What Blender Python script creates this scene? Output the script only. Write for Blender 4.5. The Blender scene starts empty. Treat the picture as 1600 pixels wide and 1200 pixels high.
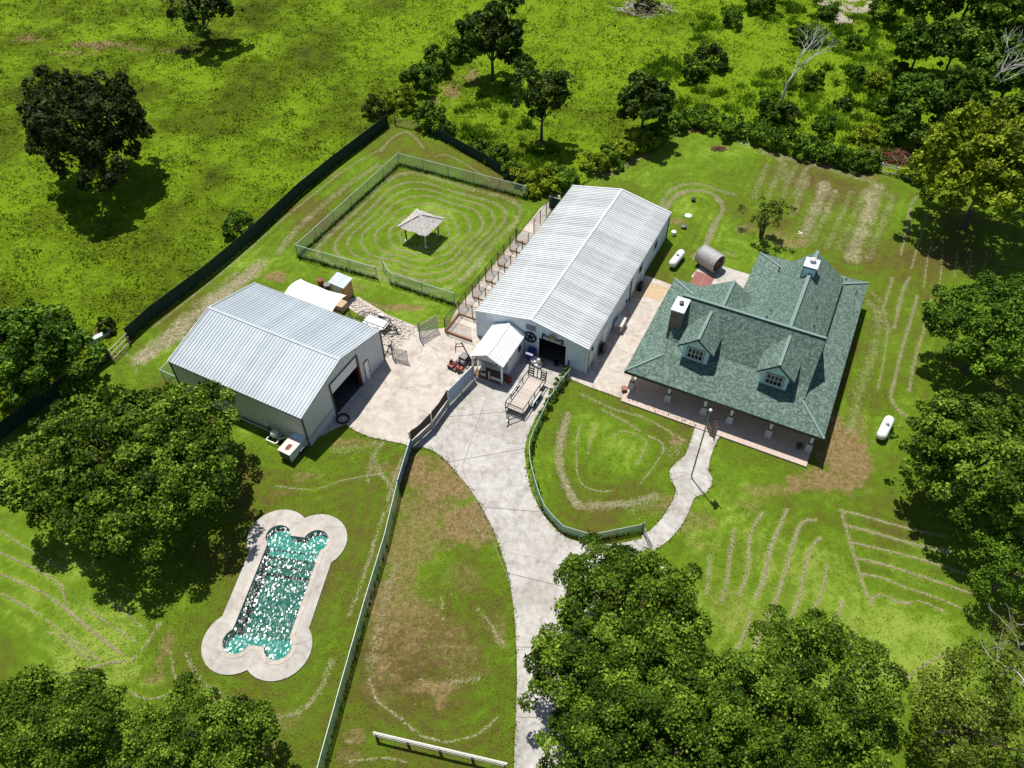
import bpy, math, random
import numpy as np
from mathutils import Vector, Matrix
random.seed(7); RNG = np.random.default_rng(7)
R = math.radians
scene = bpy.context.scene
C = scene.collection
# ------------------------------------------------------------------ camera, light, exposure
FPX, PITCH, ROLL, CAMH = 1216.70, R(47.9637), R(-0.1003), 51.0   # focal length in photo pixels, drone 51 m above the lawn
cd = bpy.data.cameras.new('drone_camera'); cam = bpy.data.objects.new('drone_camera', cd); C.objects.link(cam)
cd.sensor_width = 36; cd.lens = FPX / 1600 * 36; cd.clip_start = 0.5; cd.clip_end = 6000
cam.matrix_world = Matrix.Translation((0, 0, CAMH)) @ Matrix.Rotation(math.pi/2 - PITCH, 4, 'X') @ Matrix.Rotation(ROLL, 4, 'Z')
scene.camera = cam
SUN_EL, SUN_AZ = 69.0, 116.0      # azimuth counter-clockwise from +X
w = bpy.data.worlds.new('World'); scene.world = w; w.use_nodes = True
sky = w.node_tree.nodes.new('ShaderNodeTexSky'); sky.sky_type = 'NISHITA'; sky.sun_disc = False
sky.sun_elevation = R(SUN_EL); sky.sun_rotation = R(90 - SUN_AZ)
bg = w.node_tree.nodes['Background']; bg.inputs[1].default_value = 0.072
w.node_tree.links.new(sky.outputs[0], bg.inputs[0])
sd = bpy.data.lights.new('sun', 'SUN'); sd.energy = 4.6; sd.angle = R(0.55); sd.color = (1.0, 0.955, 0.88)
so = bpy.data.objects.new('sun', sd); C.objects.link(so)
sv = Vector((math.cos(R(SUN_AZ))*math.cos(R(SUN_EL)), math.sin(R(SUN_AZ))*math.cos(R(SUN_EL)), math.sin(R(SUN_EL))))
so.rotation_euler = sv.to_track_quat('Z', 'Y').to_euler(); so.location = (-30, 80, 120)
vs = scene.view_settings; vs.view_transform = 'Standard'; vs.look = 'None'; vs.exposure = 0.36; vs.gamma = 1; vs.use_curve_mapping = False
scene.cycles.max_bounces = 6; scene.cycles.transparent_max_bounces = 16

# ------------------------------------------------------------------ survey: photo measurements -> metres on the site
_fw = np.array([0, math.cos(PITCH), -math.sin(PITCH)]); _r0 = np.array([1., 0, 0]); _u0 = np.array([0, math.sin(PITCH), math.cos(PITCH)])
_rt = _r0*math.cos(ROLL) + _u0*math.sin(ROLL); _up = -_r0*math.sin(ROLL) + _u0*math.cos(ROLL)
def at(u, v, z=0.0):
    d = _fw*FPX + _rt*(u-800) + _up*(600-v); k = (z-CAMH)/d[2]
    p = np.array([0, 0, CAMH]) + d*k
    return Vector((float(p[0]), float(p[1]), float(z)))
def ats(pts, z=0.0): return [at(u, v, z) for u, v in pts]
def px2m(u, v, z=0.0):       # metres per photo pixel across the line of sight
    p = np.array(at(u, v, z)) - np.array([0, 0, CAMH]); return float(p @ _fw)/FPX
def cr(pts, n=6, closed=False):   # Catmull-Rom
    P = [np.array(p, float) for p in pts]; out = []; m = len(P)
    rng = range(m) if closed else range(m-1)
    for i in rng:
        p0 = P[(i-1) % m] if closed or i > 0 else P[i]; p1 = P[i]; p2 = P[(i+1) % m]
        p3 = P[(i+2) % m] if closed or i+2 < m else p2
        for k in range(n):
            t = k/n; out.append(tuple(.5*((2*p1)+(-p0+p2)*t+(2*p0-5*p1+4*p2-p3)*t*t+(-p0+3*p1-3*p2+p3)*t**3)))
    if not closed: out.append(tuple(P[-1]))
    return out
class Frame:                       # a building's own axes on the ground
    def __init__(s, x, y, deg): s.o = Vector((x, y, 0)); s.a = R(deg); s.M = Matrix.Translation(s.o) @ Matrix.Rotation(s.a, 4, 'Z'); s.I = s.M.inverted()
    def l(s, p): return s.I @ Vector(p)
    def at(s, u, v, z=0): return s.l(at(u, v, z))
    def w(s, x, y, z=0): return s.M @ Vector((x, y, z))
    def face_y(s, u, v, y):        # where the sight line meets the wall plane local y = const
        o = s.l((0, 0, CAMH)); d = s.at(u, v, 0) - o; return o + d*((y-o.y)/d.y)
    def face_x(s, u, v, x):
        o = s.l((0, 0, CAMH)); d = s.at(u, v, 0) - o; return o + d*((x-o.x)/d.x)

# ------------------------------------------------------------------ materials
MATS = {}
class NT:
    def __init__(s, name):
        s.m = bpy.data.materials.new(name); s.m.use_nodes = True; s.t = s.m.node_tree; s.b = s.t.nodes['Principled BSDF']; s.out = s.t.nodes['Material Output']
        MATS[name] = s.m
    def n(s, ty, **kw):
        nd = s.t.nodes.new('ShaderNode'+ty)
        for k, v in kw.items():
            if k.startswith('_'): setattr(nd, k[1:], v)
            else: s.set(nd, k, v)
        return nd
    def set(s, nd, k, v):
        key = int(k[1:]) if k[0] == 'i' and k[1:].isdigit() else k.replace('__', ' ')
        inp = nd.inputs[key]
        if isinstance(v, bpy.types.NodeSocket): s.t.links.new(v, inp)
        else:
            if hasattr(inp.default_value, '__len__') and len(inp.default_value) == 4 and len(v) == 3: v = (*v, 1)
            inp.default_value = v
    def coord(s, kind='Object'): return s.n('TexCoord').outputs[kind]
    def noise(s, vec, scale, detail=4, rough=.55, dist=0): return s.n('TexNoise', Vector=vec, Scale=scale, Detail=detail, Roughness=rough, Distortion=dist).outputs[0]
    def ramp(s, fac, stops):
        r = s.n('ValToRGB', Fac=fac); e = r.color_ramp.elements
        while len(e) > 1: e.remove(e[0])
        e[0].position = stops[0][0]; e[0].color = (*stops[0][1], 1)
        for p, c in stops[1:]:
            x = e.new(p); x.color = (*c, 1)
        return r.outputs[0]
    def math(s, op, a, b=0.0, c=None):
        kw = dict(i0=a, i1=b)
        if c is not None: kw['i2'] = c
        return s.n('Math', _operation=op, **kw).outputs[0]
    def mix(s, f, a, b, bt='MIX'):
        m = s.n('Mix', _data_type='RGBA', _blend_type=bt); s.set(m, 'i0', f); s.set(m, 'i6', a); s.set(m, 'i7', b); return m.outputs[2]
    def smooth(s, x, lo, hi): return s.n('MapRange', _interpolation_type='SMOOTHSTEP', Value=x, i1=lo, i2=hi).outputs[0]
    def bump(s, h, strength=.5, dist=.02):
        s.set(s.b, 'Normal', s.n('Bump', Height=h, Strength=strength, Distance=dist).outputs[0])
    def fin(s, col=None, rough=None, metal=None, spec=None):
        if col is not None: s.set(s.b, 'Base__Color', col)
        if rough is not None: s.set(s.b, 'Roughness', rough)
        if metal is not None: s.set(s.b, 'Metallic', metal)
        if spec is not None: s.set(s.b, 'Specular__IOR__Level', spec)
        return s.m
    def rnd(s): return s.n('ObjectInfo').outputs['Random']

def plain(name, col, rough=.6, metal=0., var=.18, scale=6., spec=.4):
    k = NT(name); v = k.coord(); a = k.noise(v, scale, 5); b = k.noise(v, scale*.17, 3)
    f = k.math('ADD', k.math('MULTIPLY', a, .6), k.math('MULTIPLY', b, .4))
    dk = tuple(c*(1-var) for c in col); lt = tuple(min(1, c*(1+var)) for c in col)
    return k.fin(k.ramp(f, [(.3, dk), (.7, lt)]), rough, metal, spec)

def make_materials():
    # ground: lawn, rough meadow, dry clippings, bare dirt mixed by painted site data (mask layer)
    k = NT('grass_ground'); v = k.coord(); at_ = k.n('Attribute', _attribute_name='mask')
    sep = k.n('SeparateColor', Color=at_.outputs['Color']); r, g, b = sep.outputs; lush = at_.outputs['Alpha']
    big = k.noise(v, .11, 5, .6); mid = k.noise(v, .7, 6, .65, .6); fin_ = k.noise(v, 2.6, 9, .8); tiny = k.noise(v, 13, 5, .8)
    f = k.math('ADD', k.math('MULTIPLY', big, .3), k.math('MULTIPLY', mid, .36)); f = k.math('ADD', f, k.math('MULTIPLY', fin_, .32)); f = k.math('SUBTRACT', f, .05); f = k.math('ADD', f, k.math('MULTIPLY', tiny, .18))
    f = k.math('ADD', f, k.math('MULTIPLY', k.math('SUBTRACT', lush, .5), .4))
    lawn = k.ramp(f, [(.35, (.1, .08, .022)), (.43, (.11, .108, .018)), (.5, (.102, .142, .012)), (.565, (.106, .176, .01)), (.64, (.135, .228, .014)), (.75, (.25, .34, .05))])
    fm = k.math('ADD', k.math('MULTIPLY', big, .3), k.math('MULTIPLY', mid, .3)); fm = k.math('ADD', fm, k.math('MULTIPLY', fin_, .3)); fm = k.math('ADD', fm, k.math('MULTIPLY', tiny, .15))
    fm = k.math('ADD', fm, k.math('MULTIPLY', k.math('SUBTRACT', lush, .5), .38))
    mead = k.ramp(fm, [(.34, (.03, .034, .004)), (.43, (.066, .086, .005)), (.52, (.098, .15, .004)), (.64, (.168, .27, .007))])
    col = k.mix(b, lawn, mead)
    jit = k.math('ADD', k.math('MULTIPLY', k.math('SUBTRACT', fin_, .5), 1.5), k.math('MULTIPLY', k.math('SUBTRACT', mid, .5), .8))
    df = k.smooth(k.math('ADD', g, k.math('MULTIPLY', jit, k.math('ADD', .16, g))), .2, .95)
    dirt = k.ramp(fin_, [(.34, (.13, .09, .03)), (.52, (.24, .17, .075)), (.7, (.37, .28, .15))])
    col = k.mix(df, col, dirt)
    cf = k.smooth(k.math('ADD', r, k.math('MULTIPLY', jit, k.math('ADD', .1, r))), .3, .8)
    clip = k.ramp(fin_, [(.35, (.18, .165, .08)), (.52, (.33, .3, .18)), (.68, (.5, .46, .31))])
    col = k.mix(cf, col, clip)
    lump = k.noise(v, 1.5, 5, .6); k.bump(k.math('ADD', k.math('ADD', fin_, k.math('MULTIPLY', tiny, .5)), k.math('MULTIPLY', k.math('MULTIPLY', lump, b), 5.)), .9, .16); k.fin(col, .95, 0, .1)
    k = NT('lawn_blade'); t = k.n('Attribute', _attribute_name='tint').outputs['Fac']; k.fin(k.ramp(t, [(.02, (.12, .095, .025)), (.25, (.1, .12, .012)), (.6, (.13, .2, .01)), (1., (.2, .26, .04))]), .9, 0, .1)
    # concrete, three pours
    for nm, c0, c1, c2, st in (('concrete_drive', (.24, .22, .195), (.38, .362, .335), (.51, .495, .47), (.22, .18, .135)),
                               ('concrete_apron', (.31, .27, .23), (.45, .4, .35), (.55, .505, .455), (.23, .185, .14)),
                               ('concrete_deck', (.3, .275, .245), (.4, .375, .34), (.49, .468, .432), (.15, .13, .11))):
        k = NT(nm); v = k.coord(); a = k.noise(v, .35, 8, .62, 1.2); bb = k.noise(v, 2.2, 7, .65); cc = k.noise(v, 30, 3)
        f = k.math('ADD', k.math('MULTIPLY', a, .55), k.math('MULTIPLY', bb, .45))
        col = k.ramp(f, [(.34, c0), (.5, c1), (.66, c2)])
        s = k.noise(v, .22, 6, .7, 2.5); col = k.mix(k.math('MULTIPLY', k.smooth(s, .56, .72), .55), col, st)
        sp = k.noise(v, 5, 2, .5); col = k.mix(k.math('MULTIPLY', k.smooth(sp, .74, .78), .5), col, (.18, .15, .12))
        wv = k.n('VectorMath', _operation='ADD', i0=v, i1=k.n('VectorMath', _operation='SCALE', i0=k.n('TexNoise', Vector=v, Scale=.9, Detail=5).outputs[1], Scale=1.6).outputs[0]).outputs[0]
        ck = k.n('TexVoronoi', Vector=wv, Scale=.1, _feature='DISTANCE_TO_EDGE').outputs[0]; col = k.mix(k.math('MULTIPLY', k.smooth(ck, .009, .003), .25), col, (.13, .11, .09))
        stv = k.n('Mapping', Vector=v, Scale=(1.5, .12, 1), Rotation=(0, 0, .35)).outputs[0]; col = k.mix(k.math('MULTIPLY', k.smooth(k.noise(stv, 1.1, 5, .6), .55, .72), .35), col, c2)
        k.bump(k.math('ADD', bb, k.math('MULTIPLY', cc, .4)), .25, .01); k.fin(col, .85, 0, .25)
    # shingles (print and relief per tab; tabs are about 2 px)
    k = NT('green_shingle'); uv = k.coord('UV')
    br = k.n('TexBrick', Vector=uv, Scale=1, Brick__Width=.17, Row__Height=.145, Mortar__Size=.004, Mortar__Smooth=.2, Bias=0.0, Color1=(.03, .03, .03), Color2=(1, 1, 1), Mortar=(.0, .0, .0)); br.offset = .37; br.squash = 1
    br2 = k.n('TexWhiteNoise', _noise_dimensions='2D'); sn = k.n('VectorMath', _operation='SNAP', i0=uv, i1=(.17, .145, 1)); k.set(br2, 'Vector', sn.outputs[0])
    n1 = k.noise(uv, 1.1, 5, .6); n2 = k.noise(uv, 14, 3, .6)
    f = k.math('ADD', k.math('MULTIPLY', br2.outputs[0], .42), k.math('MULTIPLY', n1, .16)); f = k.math('ADD', f, k.math('MULTIPLY', n2, .42))
    col = k.ramp(f, [(.2, (.05, .082, .066)), (.48, (.1, .155, .126)), (.68, (.154, .218, .181)), (.86, (.275, .35, .3))])
    col = k.mix(k.math('MULTIPLY', br.outputs['Fac'], .75), col, (.012, .028, .024))
    k.bump(br.outputs['Fac'], -.5, .012); k.fin(col, .9, 0, .2)
    k = NT('ridge_shingle'); uv = k.coord('UV'); k.fin(k.ramp(k.noise(k.coord(), 5, 5), [(.3, (.13, .2, .175)), (.7, (.18, .265, .235))]), .85)
    # sheet metal
    for nm, c0, c1, c2 in (('galvalume_pale', (.33, .345, .35), (.49, .515, .525), (.58, .6, .61)), ('galvalume_grey', (.30, .345, .38), (.38, .43, .465), (.46, .51, .545)), ('white_sheet', (.74, .74, .73), (.8, .8, .79), (.84, .84, .83))):
        k = NT(nm); uv = k.coord('UV'); mp = k.n('Mapping', Vector=uv, Scale=(1.6, .22, 1)).outputs[0]
        a = k.noise(mp, 1.4, 6, .65); bb = k.noise(uv, .35, 5, .6, 1.)
        f = k.math('ADD', k.math('MULTIPLY', a, .5), k.math('MULTIPLY', bb, .4)); f = k.math('ADD', f, k.math('MULTIPLY', k.rnd(), .12))
        k.fin(k.ramp(f, [(.36, c0), (.52, c1), (.68, c2)]), .55, .1, .35)
    plain('barn_wall', (.63, .73, .8), .5, .0, .08, 1.5); plain('workshop_wall', (.58, .6, .61), .5, .0, .1, 1.5); plain('wall_beige', (.64, .62, .57), .6, 0, .08)
    plain('white_trim', (.78, .79, .78), .5, 0, .04); plain('dark_trim', (.06, .055, .055), .5); plain('blue_siding', (.58, .82, .88), .6, 0, .06)
    plain('stucco', (.6, .6, .57), .8, 0, .06); plain('red_paint', (.2, .025, .02), .5); plain('tractor_red', (.36, .07, .05), .4)
    plain('black_steel', (.016, .016, .017), .45, .3); plain('rubber', (.02, .02, .02), .85); plain('grey_steel', (.32, .33, .33), .45, .6); plain('rail_pale', (.42, .54, .47), .5, .2)
    plain('green_rail', (.25, .42, .33), .5, .1); plain('white_paint', (.8, .8, .79), .4, 0, .03); plain('tank_white', (.8, .81, .81), .35, 0, .05); plain('blue_plastic', (.02, .03, .16), .4); plain('lid_blue', (.55, .6, .75), .4)
    plain('bare_wood', (.55, .33, .15), .75, 0, .2, 8); plain('plywood', (.42, .31, .2), .8, 0, .15); plain('orange_wood', (.6, .3, .07), .7); plain('brown_wood', (.13, .08, .05), .8); plain('deck_wood', (.46, .4, .35), .85, 0, .3, 7)
    plain('rust_wood', (.3, .15, .07), .85); plain('weathered_white', (.55, .53, .5), .7, 0, .15); plain('red_brick', (.2, .07, .05), .85); plain('terracotta', (.28, .12, .08), .8); plain('black_sign', (.012, .012, .014), .6)
    plain('cream_letter', (.7, .68, .6), .6); plain('purple_letter', (.05, .04, .1), .6); plain('olive_plate', (.18, .17, .07), .5); plain('louver', (.24, .24, .25), .6); plain('dark_glass', (.015, .018, .022), .08, 0, .1, 1, .8)
    plain('interior_dark', (.06, .06, .058), .9); plain('pale_green_tank', (.55, .6, .5), .4); plain('screen_dark', (.055, .05, .045), .9, 0, .25); plain('strip_grey', (.26, .26, .25), .9, 0, .2)
    plain('green_screen', (.006, .03, .022), .8, 0, .3); plain('mesh_hay', (.3, .27, .2), .9)
    plain('bark', (.1, .075, .055), .95, 0, .35, 5); plain('dead_wood', (.56, .53, .49), .9, 0, .2, 5); plain('brush_wood', (.2, .12, .085), .95, 0, .4, 4); plain('red_brush', (.16, .045, .02), .95, 0, .3); plain('grey_mesh', (.4, .42, .42), .7, .2)
    plain('flag_gold', (.85, .85, .83), .3, .3); plain('pole_grey', (.16, .16, .16), .4, .5); plain('chimney_brick', (.2, .15, .13), .9, 0, .35, 5); plain('cap_metal', (.72, .76, .82), .35, .1, .04); plain('stone', (.52, .46, .4), .9, 0, .25, 5)
    plain('patio_red', (.24, .1, .085), .85); plain('joint', (.25, .225, .195), .95); plain('drum_metal', (.5, .49, .48), .5, .3, .25, 3); plain('water_trough', (.1, .2, .26), .3)
    k = NT('porch_brick'); v = k.coord(); br = k.n('TexBrick', Vector=v, Scale=1, Brick__Width=.22, Row__Height=.11, Mortar__Size=.008, Color1=(.44, .33, .28), Color2=(.56, .45, .39), Mortar=(.45, .4, .36))
    k.bump(br.outputs['Fac'], -.3, .01); k.fin(k.mix(k.math('MULTIPLY', k.noise(v, 1.2, 5), .5), br.outputs[0], (.42, .33, .29)), .9)
    k = NT('thatch'); uv = k.coord('UV'); mp = k.n('Mapping', Vector=uv, Scale=(9, 2.2, 1)).outputs[0]; a = k.noise(mp, 1.5, 6, .75)
    k.bump(a, .9, .05); k.fin(k.ramp(a, [(.36, (.14, .12, .11)), (.47, (.43, .4, .37)), (.62, (.62, .59, .57))]), .95)
    # leaves
    for nm, d, m, l in (('leaf_black', (.007, .013, .003), (.024, .04, .006), (.09, .12, .025)), ('leaf_oak', (.01, .022, .002), (.066, .125, .006), (.25, .38, .035)), ('leaf_dark', (.009, .02, .003), (.042, .075, .008), (.165, .24, .03)),
                        ('leaf_lime', (.045, .065, .003), (.19, .255, .009), (.4, .48, .035)), ('leaf_green', (.014, .036, .003), (.066, .14, .008), (.2, .34, .025)), ('leaf_sparse', (.022, .034, .004), (.1, .15, .012), (.27, .34, .05))):
        k = NT(nm); t = k.n('Attribute', _attribute_name='tint').outputs['Fac']; col = k.ramp(t, [(.05, d), (.5, m), (.95, l)])
        k.fin(col, .6, 0, .12); tr = k.n('BsdfTranslucent', Color=k.mix(.5, col, (.1, .17, .005))); ms = k.n('MixShader', i0=.18, i1=k.b.outputs[0], i2=tr.outputs[0]); k.t.links.new(ms.outputs[0], k.out.inputs[0])
    for nm, d, m, l in (('blade', (.058, .08, .004), (.115, .19, .006), (.21, .35, .014)), ('straw', (.26, .235, .12), (.4, .36, .21), (.52, .47, .31)), ('weed', (.03, .075, .003), (.09, .19, .006), (.2, .36, .014))):
        k = NT(nm); t = k.n('Attribute', _attribute_name='tint').outputs['Fac']; col = k.ramp(t, [(.05, d), (.5, m), (.95, l)]); k.fin(col, .8, 0, .15)
        tr = k.n('BsdfTranslucent', Color=col); ms = k.n('MixShader', i0=.3, i1=k.b.outputs[0], i2=tr.outputs[0]); k.t.links.new(ms.outputs[0], k.out.inputs[0])
    # wire mesh, seen through
    for nm, c, fac in (('chain_link', (.5, .56, .52), .2), ('chain_link_green', (.32, .49, .39), .5), ('chain_link_grey', (.36, .37, .36), .3), ('chain_link_black', (.08, .08, .08), .15)):
        k = NT(nm); tr = k.n('BsdfTransparent'); k.fin(c, .6); v = k.coord(); fv = k.math('ADD', fac-.08, k.math('MULTIPLY', k.noise(v, 3, 4), .16))
        ms = k.n('MixShader', i0=fv, i1=tr.outputs[0], i2=k.b.outputs[0]); k.t.links.new(ms.outputs[0], k.out.inputs[0])
    # pool water: clear tinted body with a wind-rippled surface
    k = NT('pool_water'); v = k.coord(); tr = k.n('BsdfTransparent', Color=(.35, .8, .74)); gl = k.n('BsdfGlossy', Color=(1, 1, 1), Roughness=.21)
    wv = k.n('Mapping', Vector=v, Scale=(1.25, .8, 1), Rotation=(0, 0, .5)).outputs[0]; cells = k.n('TexVoronoi', Vector=wv, Scale=9.5, Randomness=1.).outputs['Color']   # small wind facets, each with its own tilt
    sl = k.n('VectorMath', _operation='SUBTRACT', i0=cells, i1=(.5, .5, .5)).outputs[0]; sl = k.n('VectorMath', _operation='MULTIPLY', i0=sl, i1=(.34, .34, 0)).outputs[0]
    bp = k.n('VectorMath', _operation='NORMALIZE', i0=k.n('VectorMath', _operation='ADD', i0=sl, i1=(0, 0, 1)).outputs[0]); k.t.links.new(bp.outputs[0], gl.inputs['Normal'])
    fr = k.n('Fresnel', IOR=1.33); k.t.links.new(bp.outputs[0], fr.inputs['Normal'])
    ms = k.n('MixShader', i0=fr.outputs[0], i1=tr.outputs[0], i2=gl.outputs[0]); k.t.links.new(ms.outputs[0], k.out.inputs[0])
    plain('pool_plaster', (.012, .11, .094), .7, 0, .12, 2); plain('pool_side', (.16, .42, .39), .7); plain('pool_shelf', (.13, .27, .255), .7, 0, .1, 2); plain('tile_dark', (.02, .03, .04), .4)
    # printed cloths
    k = NT('dotted_screen'); uv = k.coord('UV'); vo = k.n('TexVoronoi', Vector=uv, Scale=5., Randomness=.3); k.fin(k.mix(k.smooth(vo.outputs[0], .36, .44), (.07, .08, .12), (.5, .62, .78)), .7)
    k = NT('banner_print'); uv = k.coord('UV'); sp = k.n('SeparateXYZ', Vector=uv); n = k.noise(uv, 1.3, 5, .6, 1.5)
    f = k.math('ADD', k.math('MULTIPLY', n, .9), k.math('MULTIPLY', sp.outputs[1], .38)); k.fin(k.ramp(f, [(.62, (.012, .014, .025)), (.72, (.05, .06, .1)), (.76, (.55, .55, .6)), (.79, (.02, .1, .28)), (1., (.03, .22, .5))]), .6)
    k = NT('flag_print'); uv = k.coord('UV'); sp = k.n('SeparateXYZ', Vector=uv); u, vv = sp.outputs[0], sp.outputs[1]
    st = k.math('MODULO', k.math('FLOOR', k.math('MULTIPLY', vv, 13)), 2); col = k.mix(st, (.36, .008, .015), (.72, .72, .72))
    can = k.math('MULTIPLY', k.math('LESS_THAN', u, .4), k.math('GREATER_THAN', vv, 6/13)); mp = k.n('Mapping', Vector=uv, Scale=(15, 9.3, 1)).outputs[0]
    fr_ = k.n('VectorMath', _operation='FRACTION', i0=mp).outputs[0]; dd = k.n('VectorMath', _operation='DISTANCE', i0=fr_, i1=(.5, .5, 0)).outputs['Value']
    blue = k.mix(k.math('LESS_THAN', dd, .25), (.01, .014, .085), (.75, .75, .78)); k.fin(k.mix(can, col, blue), .7)
make_materials(); M = MATS

# ------------------------------------------------------------------ mesh helpers
class MB:
    def __init__(s): s.v = []; s.f = []
    def add(s, vs, fs):
        o = len(s.v); s.v += [tuple(v) for v in vs]; s.f += [tuple(i+o for i in f) for f in fs]; return s
    def box(s, x0, x1, y0, y1, z0, z1):
        return s.add([(x, y, z) for z in (z0, z1) for x, y in ((x0, y0), (x1, y0), (x1, y1), (x0, y1))], [(3, 2, 1, 0), (4, 5, 6, 7), (0, 1, 5, 4), (1, 2, 6, 5), (2, 3, 7, 6), (3, 0, 4, 7)])
    def beam(s, p, q, w=.05, h=None):
        p, q = Vector(p), Vector(q); h = h or w; d = (q-p).normalized(); up = Vector((0, 0, 1)) if abs(d.z) < .95 else Vector((0, 1, 0))
        a = d.cross(up).normalized()*w/2; b = a.cross(d).normalized()*h/2
        return s.add([c+e for c in (p, q) for e in (-a-b, a-b, a+b, -a+b)], [(3, 2, 1, 0), (4, 5, 6, 7), (0, 1, 5, 4), (1, 2, 6, 5), (2, 3, 7, 6), (3, 0, 4, 7)])
    def tube(s, p, q, r0, r1=None, n=8, caps=True):
        p, q = Vector(p), Vector(q); r1 = r0 if r1 is None else r1; d = (q-p).normalized(); up = Vector((0, 0, 1)) if abs(d.z) < .9 else Vector((1, 0, 0))
        a = d.cross(up).normalized(); b = a.cross(d); vs = []
        for c, r in ((p, r0), (q, r1)):
            for i in range(n): t = 2*math.pi*i/n; vs.append(c + (a*math.cos(t)+b*math.sin(t))*r)
        fs = [(i, (i+1) % n, n+(i+1) % n, n+i) for i in range(n)]
        if caps: fs += [tuple(range(n))[::-1], tuple(range(n, 2*n))]
        return s.add(vs, fs)
    def lathe(s, prof, n=14, M_=None):      # (r, z) profile
        vs = []; M_ = M_ or Matrix.Identity(4)
        for r, z in prof:
            for i in range(n): t = 2*math.pi*i/n; vs.append(M_ @ Vector((r*math.cos(t), r*math.sin(t), z)))
        fs = []
        for j in range(len(prof)-1):
            for i in range(n): a = j*n+i; b = j*n+(i+1) % n; fs.append((a, b, b+n, a+n))
        fs += [tuple(range(n))[::-1], tuple(range((len(prof)-1)*n, len(prof)*n))]
        return s.add(vs, fs)
    def prism(s, pts, z0, z1):              # ring of (x, y), any shape
        n = len(pts); A = sum(pts[i][0]*pts[(i+1) % n][1]-pts[(i+1) % n][0]*pts[i][1] for i in range(n))
        if A < 0: pts = list(pts)[::-1]
        return s.add([(p[0], p[1], z0) for p in pts]+[(p[0], p[1], z1) for p in pts], [tuple(range(n))[::-1], tuple(range(n, 2*n))]+[(i, (i+1) % n, n+(i+1) % n, n+i) for i in range(n)])
    def slab(s, pts, th):                   # planar polygon in space, thickened downwards
        P = [Vector(p) for p in pts]; n = len(P); nm = Vector((0, 0, 0))
        for i in range(n): nm += P[i].cross(P[(i+1) % n])
        nm.normalize()
        if nm.z < 0: P = P[::-1]; nm = -nm
        return s.add([p-nm*th for p in P]+P, [tuple(range(n))[::-1], tuple(range(n, 2*n))]+[(i, (i+1) % n, n+(i+1) % n, n+i) for i in range(n)])
    def sheet(s, pts): return s.add(pts, [tuple(range(len(pts)))])
    def mesh(s, name, mat, smooth=False):
        me = bpy.data.meshes.new(name); me.from_pydata(s.v, [], s.f); me.materials.append(M[mat])
        uv = me.uv_layers.new(name='UVMap').data
        for p in me.polygons:
            n = p.normal; h = Vector((1, 0, 0)) if abs(n.z) > .995 else Vector((0, 0, 1)).cross(n).normalized(); v = n.cross(h)
            for li in p.loop_indices: co = me.vertices[me.loops[li].vertex_index].co; uv[li].uv = (co.dot(h), co.dot(v))
            p.use_smooth = smooth
        return me
def link(o, parent=None):
    C.objects.link(o)
    if parent: o.parent = parent
    return o
def part(name, mb, mat, parent, smooth=False, label=None, kind=None, loc=None):
    me = mb if isinstance(mb, bpy.types.Mesh) else mb.mesh(name, mat, smooth)
    o = link(bpy.data.objects.new(name, me), parent)
    if loc is not None: o.location = loc
    if label: o['label'] = label
    if kind: o['kind'] = kind
    return o
def tag(o, label=None, cat=None, group=None, kind=None):
    for k_, v_ in (('label', label), ('category', cat), ('group', group), ('kind', kind)):
        if v_: o[k_] = v_
    return o
def thing(name, label, cat, loc=(0, 0, 0), rz=0, group=None):
    o = bpy.data.objects.new(name, None); C.objects.link(o); o.empty_display_size = .3; o.location = loc; o.rotation_euler = (0, 0, rz)
    return tag(o, label, cat, group)
def solid(name, label, cat, mb, mat, loc=(0, 0, 0), rz=0, group=None, smooth=False):
    o = part(name, mb, mat, None, smooth); o.location = loc; o.rotation_euler = (0, 0, rz); return tag(o, label, cat, group)
def ground_piece(name, mb, mat): o = part(name, mb, mat, None); return tag(o, None, None, None, 'structure')
def np_mesh(name, V, k, mat, tint):         # V: (faces*k, 3) loose k-gons
    n = len(V); nf = n//k; me = bpy.data.meshes.new(name); me.vertices.add(n); me.vertices.foreach_set('co', V.astype(np.float32).ravel())
    me.loops.add(n); me.loops.foreach_set('vertex_index', np.arange(n, dtype=np.int32)); me.polygons.add(nf); me.polygons.foreach_set('loop_start', np.arange(0, n, k, dtype=np.int32))
    a = me.attributes.new('tint', 'FLOAT', 'FACE'); a.data.foreach_set('value', tint.astype(np.float32)); me.materials.append(M[mat]); me.update(calc_edges=True); return me

# ------------------------------------------------------------------ noise and ground data
def vnoise(x, y, scale, seed):
    g = np.random.default_rng(seed).random((256, 256)); X = x/scale; Y = y/scale; xi = np.floor(X).astype(int); yi = np.floor(Y).astype(int); fx = X-xi; fy = Y-yi
    fx = fx*fx*(3-2*fx); fy = fy*fy*(3-2*fy); a = g[xi % 256, yi % 256]; b = g[(xi+1) % 256, yi % 256]; c = g[xi % 256, (yi+1) % 256]; d = g[(xi+1) % 256, (yi+1) % 256]
    return (a*(1-fx)+b*fx)*(1-fy)+(c*(1-fx)+d*fx)*fy
def fnoise(x, y, s, seed): return .55*vnoise(x, y, s, seed)+.3*vnoise(x, y, s*.45, seed+1)+.15*vnoise(x, y, s*.2, seed+2)
def inpoly(x, y, P):
    r = np.zeros(x.shape, bool); n = len(P)
    for i in range(n):
        x0, y0 = P[i][0], P[i][1]; x1, y1 = P[(i+1) % n][0], P[(i+1) % n][1]
        if y0 == y1: continue
        c = ((y0 > y) != (y1 > y)) & (x < (x1-x0)*(y-y0)/(y1-y0)+x0); r ^= c
    return r
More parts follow.
